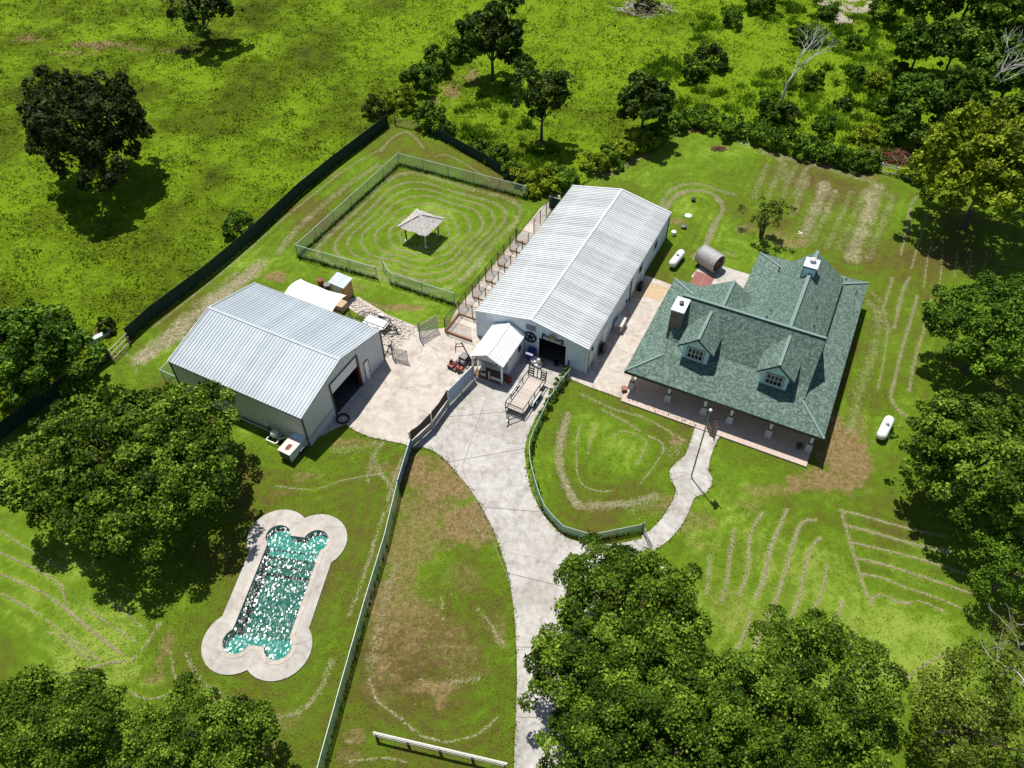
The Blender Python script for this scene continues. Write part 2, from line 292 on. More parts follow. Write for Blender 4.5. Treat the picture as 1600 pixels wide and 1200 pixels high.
# windrows of dry clippings: (photo line, width m, density 0..1)
S_ = []
def st(w, d, *p): S_.append((p, w, d))
st(.35, 1, (1193, 800), (1173, 833), (1167, 897), (1153, 930)); st(.4, 1, (1230, 795), (1203, 860), (1195, 900), (1180, 937))
st(.4, 1, (1277, 812), (1253, 817), (1240, 847), (1227, 890), (1217, 923), (1193, 980), (1177, 1013)); st(.35, 1, (1283, 840), (1267, 857), (1257, 893), (1247, 937), (1225, 990))
st(.3, .9, (1293, 880), (1287, 913), (1273, 950), (1263, 980)); st(.32, 1, (1317, 937), (1307, 967), (1297, 990)); st(.28, .9, (1338, 982), (1330, 1003), (1318, 1027)); st(.2, .8, (1367, 1003), (1357, 1027), (1345, 1048))
st(.45, .8, (1148, 827), (1140, 867), (1137, 900), (1127, 940)); st(.5, .55, (1110, 867), (1107, 900), (1103, 930)); st(.35, .9, (1173, 957), (1160, 997), (1142, 1027)); st(.3, .8, (1083, 883), (1078, 900))
st(.35, .9, (1313, 795), (1327, 843), (1347, 910), (1363, 947)); st(.3, 1, (1313, 800), (1337, 803), (1403, 822), (1480, 840)); st(.38, 1, (1317, 820), (1363, 832), (1433, 852), (1487, 863))
st(.3, 1, (1327, 847), (1370, 857), (1433, 873), (1487, 890), (1537, 910)); st(.3, 1, (1337, 872), (1390, 885), (1437, 900), (1487, 917), (1523, 930)); st(.26, .9, (1343, 897), (1377, 903), (1420, 920), (1470, 937), (1520, 960))
st(.3, .8, (1360, 937), (1377, 930), (1413, 943), (1437, 940), (1477, 957)); st(.25, .7, (1410, 1067), (1437, 1043), (1487, 1017)); st(.25, .6, (1477, 1067), (1507, 1043))
st(.4, .9, (1395, 433), (1387, 460), (1380, 480)); st(.45, .9, (1422, 433), (1410, 457), (1397, 513)); st(.4, 1, (1433, 462), (1423, 500), (1410, 543), (1398, 593), (1392, 620), (1403, 640), (1420, 653))
st(.4, .8, (1455, 467), (1443, 517), (1430, 560), (1420, 613)); st(.25, .6, (1388, 507), (1380, 567), (1370, 613)); st(.35, 1, (1452, 307), (1427, 313), (1417, 357), (1407, 400)); st(.22, .9, (1447, 337), (1440, 365), (1430, 397), (1424, 420))
st(.2, .8, (1457, 377), (1450, 400), (1443, 450)); st(.2, .7, (1473, 377), (1470, 430), (1463, 460)); st(.2, .6, (1497, 387), (1491, 435)); st(.2, .6, (1518, 390), (1513, 430)); st(.2, .6, (1542, 393), (1536, 430)); st(.2, .5, (1560, 412), (1600, 418))
for x in (1177, 1200, 1222, 1240): st(.9, .55, (x+23, 257), (x+10, 283), (x, 308))
for a, b, w_, d_ in (((1262, 275), (1236, 338), .9, .55), ((1290, 285), (1255, 372), 1.2, .7), ((1306, 298), (1270, 375), .9, .55), ((1372, 292), (1330, 400), 1.6, .85), ((1352, 296), (1308, 390), 1., .5), ((1395, 305), (1356, 405), 1.1, .55), ((1330, 300), (1290, 390), .8, .5)): st(w_, d_, a, ((a[0]+b[0])/2+1, (a[1]+b[1])/2), b)
st(1.2, .6, (1130, 212), (1200, 238), (1290, 263), (1380, 290)); st(.9, .55, (1215, 245), (1228, 262), (1222, 280)); st(.8, .5, (1000, 246), (960, 268), (935, 282))
st(.55, .75, (1037, 330), (1055, 308), (1080, 298), (1112, 303), (1130, 325), (1117, 350), (1102, 385), (1085, 402)); st(.7, .5, (1020, 345), (1046, 300), (1085, 287), (1130, 300), (1150, 305)); st(1.1, .5, (1085, 402), (1110, 392), (1150, 400)); st(1.2, .45, (1150, 360), (1170, 350)); st(1.5, .4, (1190, 375), (1240, 385), (1255, 372))
# round the house
st(1.1, .5, (1357, 470), (1372, 500), (1364, 550), (1350, 593), (1337, 633), (1330, 680)); st(.6, .35, (1340, 440), (1375, 470), (1388, 520))
# paddock: rings round the gazebo are added below
st(.45, .85, (595, 238), (608, 220), (630, 207), (645, 212), (662, 232)); st(.3, .8, (440, 345), (500, 296), (545, 262), (597, 232)); st(.3, .7, (680, 245), (700, 243), (735, 262), (765, 282)); st(.22, .75, (240, 512), (340, 432), (440, 345)); st(.3, .5, (240, 545), (275, 530), (300, 505))
st(.9, .6, (435, 395), (470, 352), (540, 292), (590, 258)); st(.5, .45, (600, 395), (590, 430)); st(.35, .5, (180, 545), (205, 560), (215, 585))
st(1.5, .95, (222, 560), (262, 528), (300, 497), (335, 470), (362, 447), (388, 430), (405, 415)); st(.8, .6, (300, 480), (345, 448), (370, 425))
# front yard
st(.55, .85, (888, 645), (876, 686), (873, 712), (878, 744), (895, 779), (906, 791)); st(.6, .7, (906, 791), (955, 789), (990, 786), (1025, 772)); st(.14, .9, (909, 663), (901, 686), (901, 721), (903, 744), (913, 760), (937, 768), (955, 767)); st(.14, .8, (1037, 705), (1021, 730), (1000, 756)); st(.3, .8, (940, 640), (978, 660), (1007, 679), (1032, 691), (1037, 705)); st(.12, .8, (955, 683), (972, 674), (1002, 683), (1009, 698), (995, 726)); st(.14, .6, (930, 660), (923, 690), (918, 712))
st(.35, .7, (905, 615), (960, 640), (1010, 655), (1070, 690)); st(1.4, .45, (1060, 690), (1050, 710), (1040, 715)); st(1.2, .45, (985, 800), (1010, 785), (1028, 780))
# pool side
st(.22, .9, (0, 863), (90, 910), (110, 957), (187, 1020)); st(.22, .9, (0, 897), (60, 923), (100, 950), (190, 1023)); st(.2, .8, (0, 927), (60, 960), (157, 1033)); st(.22, .7, (70, 987), (97, 997), (140, 1033)); st(.14, .7, (133, 950), (213, 1003)); st(.14, .6, (160, 927), (230, 987)); st(.14, .8, (0, 830), (43, 857), (100, 890))
st(.3, .9, (97, 1057), (167, 1037), (207, 1030), (233, 1000), (250, 973)); st(.25, .7, (267, 1020), (272, 1050), (283, 1077)); st(.2, .6, (200, 1080), (233, 1093), (267, 1083)); st(.5, .6, (333, 1097), (377, 1093), (397, 1120), (467, 1113), (500, 1077), (520, 1030)); st(.4, .6, (560, 925), (575, 880), (600, 800)); st(.5, .5, (545, 965), (560, 925)); st(.4, .5, (290, 1020), (315, 1065), (345, 1083)); st(.18, .6, (430, 760), (490, 765), (540, 750), (600, 740)); st(.8, .45, (520, 705), (560, 700), (600, 690)); st(.5, .5, (575, 755), (580, 720), (590, 700))
# driveway-side paddock
st(.8, .5, (618, 880), (600, 950), (585, 1010), (577, 1060)); st(.22, .8, (577, 1060), (590, 1095), (625, 1122), (660, 1150), (700, 1160)); st(.2, .6, (700, 1160), (745, 1148), (778, 1120)); st(.25, .5, (745, 950), (770, 980), (780, 1010)); st(.4, .5, (770, 985), (790, 1010)); st(.25, .5, (690, 930), (692, 970)); st(.5, .5, (690, 1070), (750, 1060)); st(.5, .4, (655, 1060), (670, 1075)); st(.3, .5, (560, 1155), (540, 1160)); st(.2, .6, (545, 1190), (600, 1185), (640, 1192)); st(.6, .4, (735, 815), (760, 840))
st(.5, .6, (600, 690), (585, 720), (615, 770), (610, 800)); st(.35, .8, (628, 715), (612, 760), (605, 785))
# bare and brown patches: (u, v, rx m, ry m, strength)
D_ = [(672, 790, 2.2, 5, .5), (628, 920, 1.8, 6, .5), (700, 1010, 2.5, 4, .4), (1210, 890, 4, 6, .28), (1410, 880, 6, 3, .25), (1150, 960, 2.5, 4, .35), (1400, 520, 3, 8, .25), (500, 960, 1.5, 6, .25), (690, 745, 3, 2.2, .75), (735, 825, 2.6, 1.8, .8), (640, 850, 2.2, 4, .5), (600, 960, 1.2, 5, .55), (650, 975, 1.1, 3, .5), (680, 1075, 2.2, .7, .65), (690, 1095, .5, .8, .7), (780, 990, .9, 1.3, .5), (720, 900, 1.6, 2., .35), (640, 1000, 1.6, 3, .35),
      (1318, 700, 1.7, 3, .9), (1285, 755, 2.4, 1.1, .8), (1345, 660, .9, 2, .6), (1200, 765, 3, .7, .5), (1170, 790, 1.5, 1, .45), (1335, 730, 1.3, 1, .6), (1265, 700, 1.6, .7, .8),
      (440, 435, 1.6, .8, .7), (560, 450, 1.2, .7, .5), (175, 560, .8, .6, .6), (620, 480, 3, .5, .7), (690, 500, 1.2, .6, .6), (580, 475, 1.5, .5, .55),
      (1075, 205, 1.5, .7, .5), (940, 270, 2.4, 1, .5), (1000, 245, 2., .8, .5), (1215, 365, 2.5, 1., .5), (1240, 380, 2., .8, .6), (1060, 345, 1.1, .5, .6), (1290, 260, 2, .5, .7), (1350, 275, 2.5, .6, .6), (1130, 232, .8, .4, .7), (1165, 360, 1.6, .8, .4), (1100, 400, 2, .6, .35),
      (705, 145, 1.1, 3.5, .8), (675, 165, 1., 2.2, .8), (735, 120, 1., 2., .7), (150, 72, 5, 1.4, .8), (45, 62, 2.6, 1.6, .8), (110, 85, 3, 1., .6), (210, 78, 2.5, .9, .7), (270, 80, 3, .8, .45), (520, 270, 1., 1.2, .5), (485, 278, .8, .6, .6), (1010, 110, 2, .7, .3), (860, 60, 2.5, 1, .3), (1320, 18, 4, 2, .5), (1340, 180, 1.5, 3, .35), (1060, 690, 1., .8, .6), (1040, 790, 1.6, .9, .6), (930, 790, 2., .6, .45), (880, 680, .9, 2, .35), (835, 745, .5, 2.2, .4), (545, 695, 1.8, .6, .6), (590, 730, 1.4, .7, .4), (480, 745, 1.6, .6, .5), (440, 770, 1.4, .5, .4), (350, 1095, 1.6, .5, .6), (445, 1130, 1.2, .9, .4), (255, 1015, .5, 1.6, .6), (240, 1060, 1.1, .5, .6), (555, 1150, .6, .5, .6), (410, 1165, .8, .8, .5), (545, 1185, .8, .5, .6), (1095, 815, 2, 1.2, .5), (1100, 850, 1.5, 1.5, .35), (660, 800, 1.6, 3, .5), (600, 880, .8, 3, .4), (300, 790, 2, 1, .3), (20, 690, 2, 1, .4)]
MEADOW = [(-60, 700), (0, 676), (100, 608), (134, 586), (176, 562), (200, 534), (330, 430), (470, 302), (610, 194), (640, 186), (668, 205), (757, 255), (800, 282), (840, 300), (905, 292), (940, 268), (1010, 238), (1065, 196), (1110, 200), (1180, 225), (1260, 248), (1375, 270), (1440, 285), (1640, 330), (2600, 0), (2300, -280), (-700, -280), (-900, 300)]
meadow_w = [tuple(at(u, max(v, -280))[:2]) for u, v in MEADOW]

def rings():
    q = [np.array(at(*p)[:2]) for p in ((624, 257), (838, 318), (700, 470), (466, 402))]; ce = np.array(at(664, 368)[:2]); out = []
    for fr, w_, d_ in ((.93, .8, .6), (.8, .42, .72), (.7, .3, .6), (.6, .36, .68), (.49, .3, .6), (.38, .34, .6), (.27, .2, .6)):
        P = [ce+(c-ce)*fr for c in q]; pts = []
        for i in range(4):
            a, b = P[i], P[(i+1) % 4]; L = np.linalg.norm(b-a); e = min(.3, 2.2/L)
            pts += [a+(b-a)*e, a+(b-a)*.5, b+(a-b)*e]
        out.append(([tuple(p) for p in cr(pts, 5, True)]+[tuple(pts[0])], w_, d_))
    return out
STROKES = [([tuple(at(*q)[:2]) for q in cr(p, 5)], w_ if w_ > .5 else w_*.68, d_) for p, w_, d_ in S_] + rings()

PF = Frame(-16.68, 26.33, -8.4)
def bone(hw, cy, cx, r, notch):
    pts = []
    def arc(x, y, a0, a1, n=14):
        for i in range(n+1): t = R(a0+(a1-a0)*i/n); pts.append((x+r*math.cos(t), y+r*math.sin(t)))
    A = math.degrees(math.acos(min(1, (hw-cx)/r))); B = 180-math.degrees(math.asin(min(1, notch/r))) if notch >= 0 else 180
    k = math.degrees(math.acos(max(-1, min(1, -cx/r)))) if cx < r else None
    e = k if k else B
    for sx, sy in ((1, 1), (-1, 1), (-1, -1), (1, -1)):
        seg = [(cx+r*math.cos(R(-A+(e+A)*i/16)), cy+r*math.sin(R(-A+(e+A)*i/16))) for i in range(17)]
        seg = [(sx*x, sy*y) for x, y in seg]
        if sx*sy < 0: seg = seg[::-1]
        pts += seg
    return pts
def build_ground():
    xs = np.concatenate([[-1500, -400], np.linspace(-112, 112, 640), [400, 1500]])
    ys = np.concatenate([[-800, -100], 4+(np.linspace(0, 1, 470)**1.35)*150, [400, 2500]])
    X, Y = np.meshgrid(xs, ys); nx, ny = len(xs), len(ys); x = X.ravel(); y = Y.ravel()
    clip = np.zeros(x.size); dirt = np.zeros(x.size); jn = fnoise(x, y, 1.6, 3); jf = fnoise(x, y, .55, 13); near = np.full(x.size, 1e9)
    for P, w_, d_ in STROKES:
        A = np.array(P); lo = A.min(0)-4; hi = A.max(0)+4; idx = np.where((x > lo[0]) & (x < hi[0]) & (y > lo[1]) & (y < hi[1]))[0]
        if not len(idx): continue
        px, py = x[idx], y[idx]; dm = np.full(len(idx), 1e9)
        for a, b in zip(A[:-1], A[1:]):
            d = b-a; L = max(d @ d, 1e-9); t = np.clip(((px-a[0])*d[0]+(py-a[1])*d[1])/L, 0, 1); dm = np.minimum(dm, np.hypot(px-a[0]-t*d[0], py-a[1]-t*d[1]))
        val = (.85 if w_ > .5 else .62)*d_*np.clip(1.25-dm/(w_*(.6+.8*jn[idx])), 0, 1)*(.6+.6*jn[idx]); clip[idx] = np.maximum(clip[idx], val); near[idx] = np.minimum(near[idx], dm)
    for u, v, rx, ry, s in D_:
        c = at(u, v); dd = np.hypot((x-c.x)/rx, (y-c.y)/ry)+(jn-.5)*1.5+(jf-.5)*1.1; dirt = np.maximum(dirt, min(1, s*(1.35 if 560 < u < 800 and v > 700 else 1.12))*np.clip(1.5-dd, 0, 1))
    mj = fnoise(x, y, 1.2, 21)
    md = inpoly(x+(mj-.5)*.8, y+(mj-.5)*.8, meadow_w).astype(float)
    lush = fnoise(x, y, 7., 9)
    yard = np.exp(-(((x-at(945, 725).x)/4.2)**2+((y-at(945, 725).y)/4.2)**2)); lush += .35*yard
    lush += .22*md*np.clip((x+10)/40, 0, 1)+.1*md
    for u, v, rr, s in ((110, 1000, 9, .3), (1380, 1060, 10, .28), (1290, 880, 8, .2), (500, 720, 6, .12), (690, 360, 8, .25), (1090, 290, 9, .3), (700, 1000, 9, -.22), (1240, 330, 9, -.05), (880, 60, 18, .2), (1330, 180, 10, .25), (620, 60, 14, .1)):
        c = at(u, v); lush += s*np.exp(-((x-c.x)**2+(y-c.y)**2)/(rr*rr))
    lush += (1-md)*np.where(near < 4, .26*(jn-.05)*np.cos(near*2*math.pi/.95)*np.exp(-near/3.2), 0)
    lum = fnoise(x, y, 1.5, 31); z = md*(np.clip(lum-.38, 0, 1)*.9+.25*fnoise(x, y, 6, 41)-.1); z *= np.clip((y-20)/10, 0, 1)
    far = (np.abs(x) > 113) | (y > 156) | (y < 3); z[far] = 0; clip[far] = 0; dirt[far] = 0
    me = bpy.data.meshes.new('lawn_ground'); V = np.stack([x, y, z], 1); me.vertices.add(len(V)); me.vertices.foreach_set('co', V.ravel().astype(np.float32))
    i = np.arange((nx-1)*(ny-1)); r = i//(nx-1); c = i % (nx-1); a = r*nx+c; F = np.stack([a, a+1, a+nx+1, a+nx], 1).ravel()
    hole = [tuple(PF.w(a_, b_)[:2]) for a_, b_ in bone(2.73, 4.13, 1.47, 1.75, .3)]; fc = V[F.reshape(-1, 4)].mean(1); i = i[~inpoly(fc[:, 0], fc[:, 1], hole)]
    r = i//(nx-1); c = i % (nx-1); a = r*nx+c; F = np.stack([a, a+1, a+nx+1, a+nx], 1).ravel()
    me.loops.add(len(F)); me.loops.foreach_set('vertex_index', F.astype(np.int32)); me.polygons.add(len(i)); me.polygons.foreach_set('loop_start', (np.arange(len(i))*4).astype(np.int32))
    me.polygons.foreach_set('use_smooth', np.ones(len(i), bool))
    ca = me.attributes.new('mask', 'FLOAT_COLOR', 'POINT'); ca.data.foreach_set('color', np.stack([clip, dirt, md, np.clip(lush, 0, 1)], 1).ravel().astype(np.float32))
    me.materials.append(M['grass_ground']); me.update(calc_edges=True)
    tag(link(bpy.data.objects.new('ground', me)), kind='structure')
build_ground()

def blades(x, y, z, h, w_, lean, rng):          # one upright pointed blade per entry -> (n*3, 3)
    n = len(x); a = rng.random(n)*2*math.pi; dx, dy = np.cos(a)*w_/2, np.sin(a)*w_/2; la = rng.random(n)*2*math.pi; l = lean*h*rng.random(n)
    V = np.empty((n, 3, 3)); V[:, 0] = np.stack([x-dx, y-dy, z], 1); V[:, 1] = np.stack([x+dx, y+dy, z], 1); V[:, 2] = np.stack([x+np.cos(la)*l, y+np.sin(la)*l, z+h], 1); return V.reshape(-1, 3)
def meadow_z(x, y):
    lum = fnoise(x, y, 1.5, 31); return (np.clip(lum-.38, 0, 1)*.9+.25*fnoise(x, y, 6, 41)-.1)*np.clip((y-20)/10, 0, 1)
def build_meadow_grass():
    rng = np.random.default_rng(5); x = rng.uniform(-92, 92, 620000); y = rng.uniform(20, 140, 620000)
    lim = np.abs(x) < 22+.5*y+6; ok = lim & inpoly(x, y, meadow_w); x, y = x[ok], y[ok]
    cl = fnoise(x, y, 1.5, 31); big = fnoise(x, y, 8, 55); keep = rng.random(len(x)) < np.clip((cl-.25)*2.2, .12, 1)*(.45+.7*big); x, y, cl, big = x[keep], y[keep], cl[keep], big[keep]
    h = (.16+.35*rng.random(len(x))*np.clip(cl*1.6-.2, .2, 1)); V = blades(x, y, meadow_z(x, y)-.02, h*.6, .2, 2.6, rng)
    tint = np.clip(.75*fnoise(x, y, 5, 77)+.45*rng.random(len(x))-.12+.25*np.clip((x+5)/60, 0, 1), 0, 1)
    o = link(bpy.data.objects.new('meadow_grass', np_mesh('meadow_grass', V, 3, 'blade', tint))); tag(o, kind='stuff')
build_meadow_grass()
def build_lawn_grass():
    rng = np.random.default_rng(15); n = 520000; y = 12+(rng.random(n)**1.5)*88; x = rng.uniform(-1, 1, n)*(20+.52*y); ok = ~inpoly(x, y, meadow_w); hole = [tuple(PF.w(a_, b_)[:2]) for a_, b_ in bone(3.15, 4.13, 1.47, 2.3, 0)]; ok &= ~inpoly(x, y, hole); x, y = x[ok], y[ok]
    g = .5*fnoise(x, y, 3.5, 61)+.5*vnoise(x, y, .35, 62); k = rng.random(len(x)) < np.clip((g-.28)*1.6, .05, .8); x, y, g = x[k], y[k], g[k]; n = len(x)
    V = blades(x, y, np.full(n, .004), rng.uniform(.04, .085, n), .075, 2.4, rng); tint = np.clip(.9*fnoise(x, y, 5, 63)+.75*(rng.random(n)-.5)+.1, 0, 1)
    tag(link(bpy.data.objects.new('lawn_grass', np_mesh('lawn_grass', V, 3, 'lawn_blade', tint))), kind='stuff')
build_lawn_grass()
def build_clippings():
    rng = np.random.default_rng(6); PX, PY, PT = [], [], []
    for P, w_, d_ in STROKES:
        A = np.array(P); seg = A[1:]-A[:-1]; L = np.hypot(seg[:, 0], seg[:, 1]); tot = L.sum(); n = int(tot*(230*d_*min(w_, .6)+28)*(.55+.45*d_)*(.55 if w_ > .75 else 1))
        if n < 1: continue
        k = rng.choice(len(L), n, p=L/tot); t = rng.random(n); p = A[:-1][k]+seg[k]*t[:, None]; sg = np.stack([-seg[k][:, 1], seg[k][:, 0]], 1)/L[k][:, None]
        p = p+sg*(rng.normal(0, .42, n)*w_*.7)[:, None]; g = .75*vnoise(p[:, 0], p[:, 1], .4, 88)+.25*vnoise(p[:, 0], p[:, 1], 2.2, 89); ok = g > .16+.26*(1-d_); PX.append(p[ok, 0]); PY.append(p[ok, 1]); PT.append(rng.random(ok.sum()))
    x = np.concatenate(PX); y = np.concatenate(PY); t = np.concatenate(PT); n = len(x); a = rng.random(n)*2*math.pi; l = .03+.05*rng.random(n); ww = .01+.011*rng.random(n)
    c, s = np.cos(a), np.sin(a); z = .015+.03*rng.random(n); dz = rng.normal(0, .02, n); V = np.empty((n, 4, 3))
    for i, (p, q) in enumerate(((-1, -1), (1, -1), (1, 1), (-1, 1))): V[:, i] = np.stack([x+c*l*p-s*ww*q, y+s*l*p+c*ww*q, np.maximum(z+dz*p, .012)], 1)
    tag(link(bpy.data.objects.new('grass_clippings', np_mesh('grass_clippings', V.reshape(-1, 3), 4, 'straw', t))), kind='stuff')
build_clippings()

# ------------------------------------------------------------------ concrete and paths
def pour(name, pix, top, mat, smooth=0, z0=-.25):
    P = cr(pix, smooth) if smooth else pix
    return ground_piece(name, MB().prism([at(u, v, 0)[:2] for u, v in P], z0, top), mat)
DRV_L = cr([(800, 1330), (803, 1200), (806, 1130), (808, 1060), (806, 990), (800, 930), (789, 880), (771, 830), (745, 780), (716, 742), (688, 712), (660, 699), (646, 703)], 4)
DRV_R = cr([(1004, 842), (960, 850), (920, 850), (880, 837), (848, 803), (830, 765), (821, 722), (822, 690), (838, 652), (862, 620), (884, 592)], 4)
DRV_B = cr([(915, 1330), (922, 1200), (920, 1100), (922, 1010), (940, 940), (975, 892), (1016, 862)], 4)
pour('driveway', DRV_L+[(704, 632), (741, 595), (760, 560), (845, 545), (905, 575)]+DRV_R[::-1]+DRV_B[::-1], .05, 'concrete_drive')
pour('workshop_apron', [(486, 690), (520, 655), (600, 560), (648, 520), (700, 512), (712, 486), (845, 325), (880, 300), (860, 330), (770, 480), (775, 545), (741, 593), (704, 630), (646, 701), (631, 694), (600, 688), (580, 684), (556, 674), (540, 664), (528, 668)], .062, 'concrete_apron')
pour('side_path', [(884, 590), (923, 606), (985, 628), (1000, 600), (1080, 480), (1062, 450), (1000, 428), (985, 436), (905, 572)], .07, 'concrete_apron')
pour('back_patio', [(1080, 432), (1087, 424), (1100, 408), (1180, 432), (1190, 520), (1100, 470)], .06, 'concrete_deck')
def pebbles():
    k = NT('pebble_bed'); v = k.coord(); vo = k.n('TexVoronoi', Vector=v, Scale=9); k.bump(vo.outputs[0], -.8, .05)
    k.fin(k.ramp(k.noise(v, 9, 4, .7), [(.3, (.22, .15, .08)), (.5, (.45, .34, .2)), (.7, (.6, .48, .33))]), .9)
pebbles()
pour('pebble_bed', [(985, 462), (1006, 439), (1045, 450), (1031, 471), (1004, 463), (998, 472)], .085, 'pebble_bed')
WALK = cr([(1086, 668), (1078, 690), (1070, 712), (1058, 722), (1047, 735), (1048, 750), (1056, 766), (1048, 788), (1034, 810), (1015, 830), (1003, 838), (1014, 862), (1040, 848), (1060, 828), (1075, 802), (1085, 779), (1103, 770), (1113, 752), (1107, 735), (1110, 715), (1118, 695), (1126, 680)], 5)
pour('front_walk', WALK, .058, 'concrete_drive')
def edge_grass():
    rng = np.random.default_rng(19); VV, TT = [], []
    for pts in (DRV_L, DRV_R[:-2], DRV_B, WALK, [(486, 690), (528, 668), (540, 664), (556, 674), (580, 684), (600, 688), (631, 694), (646, 701)], [(712, 486), (845, 325)], [(923, 606), (985, 628), (1086, 668)], [(1126, 680), (1258, 729)]):
        Q = ats(pts)
        for a, b in zip(Q[:-1], Q[1:]):
            n = int((b-a).length*26); t = rng.random(n); d = (b-a).normalized() if (b-a).length > 0 else Vector((1, 0, 0)); o_ = rng.normal(0, .09, n); x = a.x+(b.x-a.x)*t-d.y*o_; y = a.y+(b.y-a.y)*t+d.x*o_; ok = vnoise(x, y, .6, 5) > .4; x, y = x[ok], y[ok]; n = len(x)
            VV.append(blades(x, y, np.full(n, .03), rng.uniform(.06, .16, n), .1, 1.6, rng)); TT.append(rng.random(n)*.8)
    tag(link(bpy.data.objects.new('edge_grass', np_mesh('edge_grass', np.concatenate(VV), 3, 'lawn_blade', np.concatenate(TT)))), kind='stuff')
edge_grass()
JT = MB()
for a, b in (((690, 530), (612, 622)), ((612, 622), (590, 648)), ((633, 563), (700, 586)), ((600, 596), (619, 622)), ((660, 640), (690, 660)), ((925, 608), (936, 592)), ((948, 574), (972, 583)), ((966, 546), (990, 555)), ((806, 1010), (916, 1018)), ((806, 1120), (914, 1124)), ((792, 895), (936, 930)), ((752, 792), (850, 800)), ((700, 722), (822, 700)), ((688, 652), (826, 640)), ((760, 620), (722, 730)), ((722, 730), (800, 920)), ((985, 518), (1008, 527))):
    p, q = at(*a, .0655), at(*b, .0655); p.z = q.z = .0655; JT.beam(p, q, .028, .003) if (a[0] < 720 and a[1] < 650 and b[0] < 720) or a == (660, 640) else JT.beam(p+Vector((0, 0, .008)), q+Vector((0, 0, .008)), .028, .003)
ground_piece('pavement_joint', JT, 'joint')
def rubble():
    rng = np.random.default_rng(12); P = [at(u, v)[:2] for u, v in ((540, 470), (560, 468), (600, 492), (652, 512), (640, 530), (600, 560), (585, 500), (560, 490))]; mb = MB()
    bx = [p[0] for p in P]; by = [p[1] for p in P]
    X = rng.uniform(min(bx), max(bx), 2600); Y = rng.uniform(min(by), max(by), 2600); ok = inpoly(X, Y, P)
    for x, y in zip(X[ok], Y[ok]):
        r = .05+.16*rng.random()**2.5; a = rng.random(4)*.8+.6; t = rng.random()*6
        b = [(x+math.cos(t+i*1.57)*r*a[i], y+math.sin(t+i*1.57)*r*a[i]) for i in range(4)]
        mb.add([(*p, .0) for p in b]+[(x+(p[0]-x)*.6, y+(p[1]-y)*.6, .05+r*.5) for p in b], [(4, 5, 6, 7), (0, 1, 5, 4), (1, 2, 6, 5), (2, 3, 7, 6), (3, 0, 4, 7)])
    o = part('stone_rubble', mb, 'stone', None); tag(o, kind='stuff')
    pour('rubble_bed', [(530, 470), (560, 464), (606, 492), (652, 511), (652, 522), (604, 556), (585, 500), (560, 492)], .03, 'concrete_apron')
rubble()
# ------------------------------------------------------------------ steel buildings
def rib_profile(w_, sp=.305, h=.05):
    pts = [(0, 0)]; n = round(w_/sp)
    for i in range(n): c = (i+.5)*w_/n; pts += [(c-.05, 0), (c-.03, h), (c+.03, h), (c+.05, 0)]
    return pts+[(w_, 0)]
def roof_panel_mesh(name, w_, hw, he, hr, ov, mat):
    pr = rib_profile(w_); d = Vector((hw, 0, he-hr)).normalized(); nn = Vector((-d.z, 0, d.x)); e = Vector((0, 0, hr))+d*(Vector((hw, 0, he-hr)).length+ov); rg = Vector((0, 0, hr))
    mb = MB(); vs = []; m = len(pr)
    for base in (e, rg):
        for y, h in pr: vs.append(base+Vector((0, y, 0))+nn*h)
    fs = [(i, i+1, m+i+1, m+i) for i in range(m-1)]
    fs = [f[::-1] for f in fs]; mb.add(vs, fs); mb.add([e-nn*.03, e+Vector((0, w_, 0))-nn*.03, rg+Vector((0, w_, 0))-nn*.03, rg-nn*.03], [(0, 1, 2, 3)])
    mb.add([e, e+Vector((0, w_, 0)), e+Vector((0, w_, 0))-nn*.06, e-nn*.06], [(0, 1, 2, 3)])
    return mb.mesh(name, mat)
def ribbed_wall(mb, a, b, ztop, zbot=lambda t: 0., brk=(), sp=.305, out=None):
    a, b = Vector((*a, 0)), Vector((*b, 0)); L = (b-a).length; d = (b-a)/L; nn = Vector((d.y, -d.x, 0)); n = round(L/sp); cuts = [0, L]+list(brk)
    prof = []
    for i in range(n): c = (i+.5)*L/n; prof += [(c-.06, 0), (c-.03, .035), (c+.03, .035), (c+.06, 0)]
    for t in cuts: prof.append((t, 0))
    prof = sorted(set(prof))
    for (t0, h0), (t1, h1) in zip(prof[:-1], prof[1:]):
        if t1-t0 < 1e-5: continue
        tm = (t0+t1)/2; z0 = zbot(tm)
        mb.add([a+d*t0+nn*h0+Vector((0, 0, z0)), a+d*t1+nn*h1+Vector((0, 0, z0)), a+d*t1+nn*h1+Vector((0, 0, ztop(t1))), a+d*t0+nn*h0+Vector((0, 0, ztop(t0)))], [(0, 1, 2, 3)])
